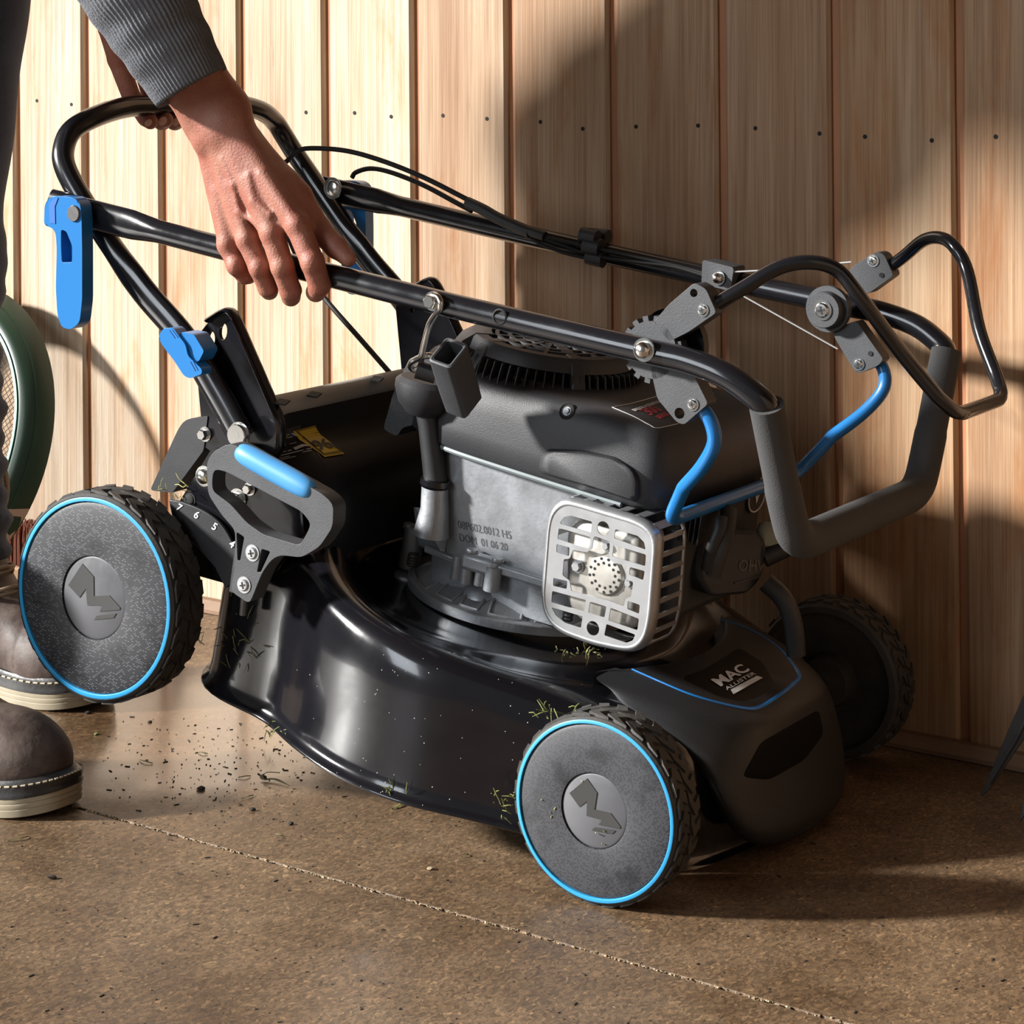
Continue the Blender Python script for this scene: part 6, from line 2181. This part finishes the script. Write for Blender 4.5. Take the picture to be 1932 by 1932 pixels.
# fine litter nobody could count
bm = bmesh.new()
for i in range(900):
    if i < 500:
        x, y = random.gauss(420, 190), random.gauss(1440, 75)
    else:
        x, y = random.uniform(-40, 1950), random.uniform(1500, 1960)
    if y < 1345 or (x < 190 and y < 1590): continue
    c = q(x, y, 0.0004)
    a = random.uniform(0, PI)
    s_ = random.choice((0.0005, 0.0006, 0.0008, 0.0012))
    L_ = s_ * random.choice((1, 1.4, 2.5, 5))
    d_ = Vector((math.cos(a), math.sin(a), 0))
    add_box(bm, c, d_, (-d_.y, d_.x, 0), Z3, L_, s_, s_ * 0.8)
lit = finish('floor_litter', bm, DIRT, None, smooth=False)
tag(lit, 'fine dark litter scattered over the chipboard floor', 'litter', kind='stuff')
# grass stuck to the mower
def sprig(px, py, y_or_bvh, n, spread, m_, size=0.012):
    bm = bmesh.new()
    for _ in range(n):
        x, y = px + random.gauss(0, spread[0]), py + random.gauss(0, spread[1])
        p0 = on_bvh(x, y, y_or_bvh) if not isinstance(y_or_bvh, (int, float)) else P(x, y, y_or_bvh)
        d_ = Vector((random.gauss(0, 1), random.gauss(-0.3, 0.5), random.gauss(0.2, 0.8))).normalized()
        s_ = size * random.uniform(0.4, 1.3)
        p1 = p0 + d_ * s_ * 0.5 + Vector((0, -0.001, 0.001))
        p2 = p0 + d_ * s_ + Vector((0, 0, random.gauss(0, 0.002)))
        add_tube(bm, [p0, p1, p2], [0.0005, 0.0006, 0.0003], 4)
    o = finish('grass_scraps', bm, m_, mower, 'yellow green grass scraps stuck on', smooth=False)
    o['kind'] = 'stuff'
DB = bvh_of(deck)
STRAW = mat('straw', (0.42, 0.40, 0.16), 0.8)
sprig(1045, 1345, -0.27, 16, (20, 7), GRASS, 0.014)
sprig(952, 1520, -0.262, 14, (12, 12), GRASS, 0.012)
sprig(525, 1375, DB, 12, (10, 12), GRASS, 0.010)
sprig(745, 1492, DB, 8, (12, 5), GRASS, 0.009)
sprig(1100, 1232, DB, 22, (22, 6), STRAW, 0.008)
sprig(440, 1200, DB, 30, (34, 35), DRYGRASS, 0.014)
sprig(345, 930, -0.228, 16, (18, 20), STRAW, 0.012)
sprig(1120, 1545, -0.2895, 9, (70, 70), STRAW, 0.003)
bm = bmesh.new()
for _ in range(70):                                    # specks of dust on the glossy deck side
    x, y = random.uniform(560, 1000), random.uniform(1230, 1520)
    h = DB.ray_cast(CO, (MINV.to_3x3() @ ray(x, y)).normalized())
    if h[0] is None: continue
    r = random.choice((0.0004, 0.0005, 0.0007))
    add_lathe(bm, [(0, 0.0004), (r, 0.0002)], h[0], -(MINV.to_3x3() @ ray(x, y)).normalized(), 5)
o = finish('dust_specks', bm, WHITEINK, mower, 'pale dust specks on the deck', smooth=False)
o['kind'] = 'stuff'
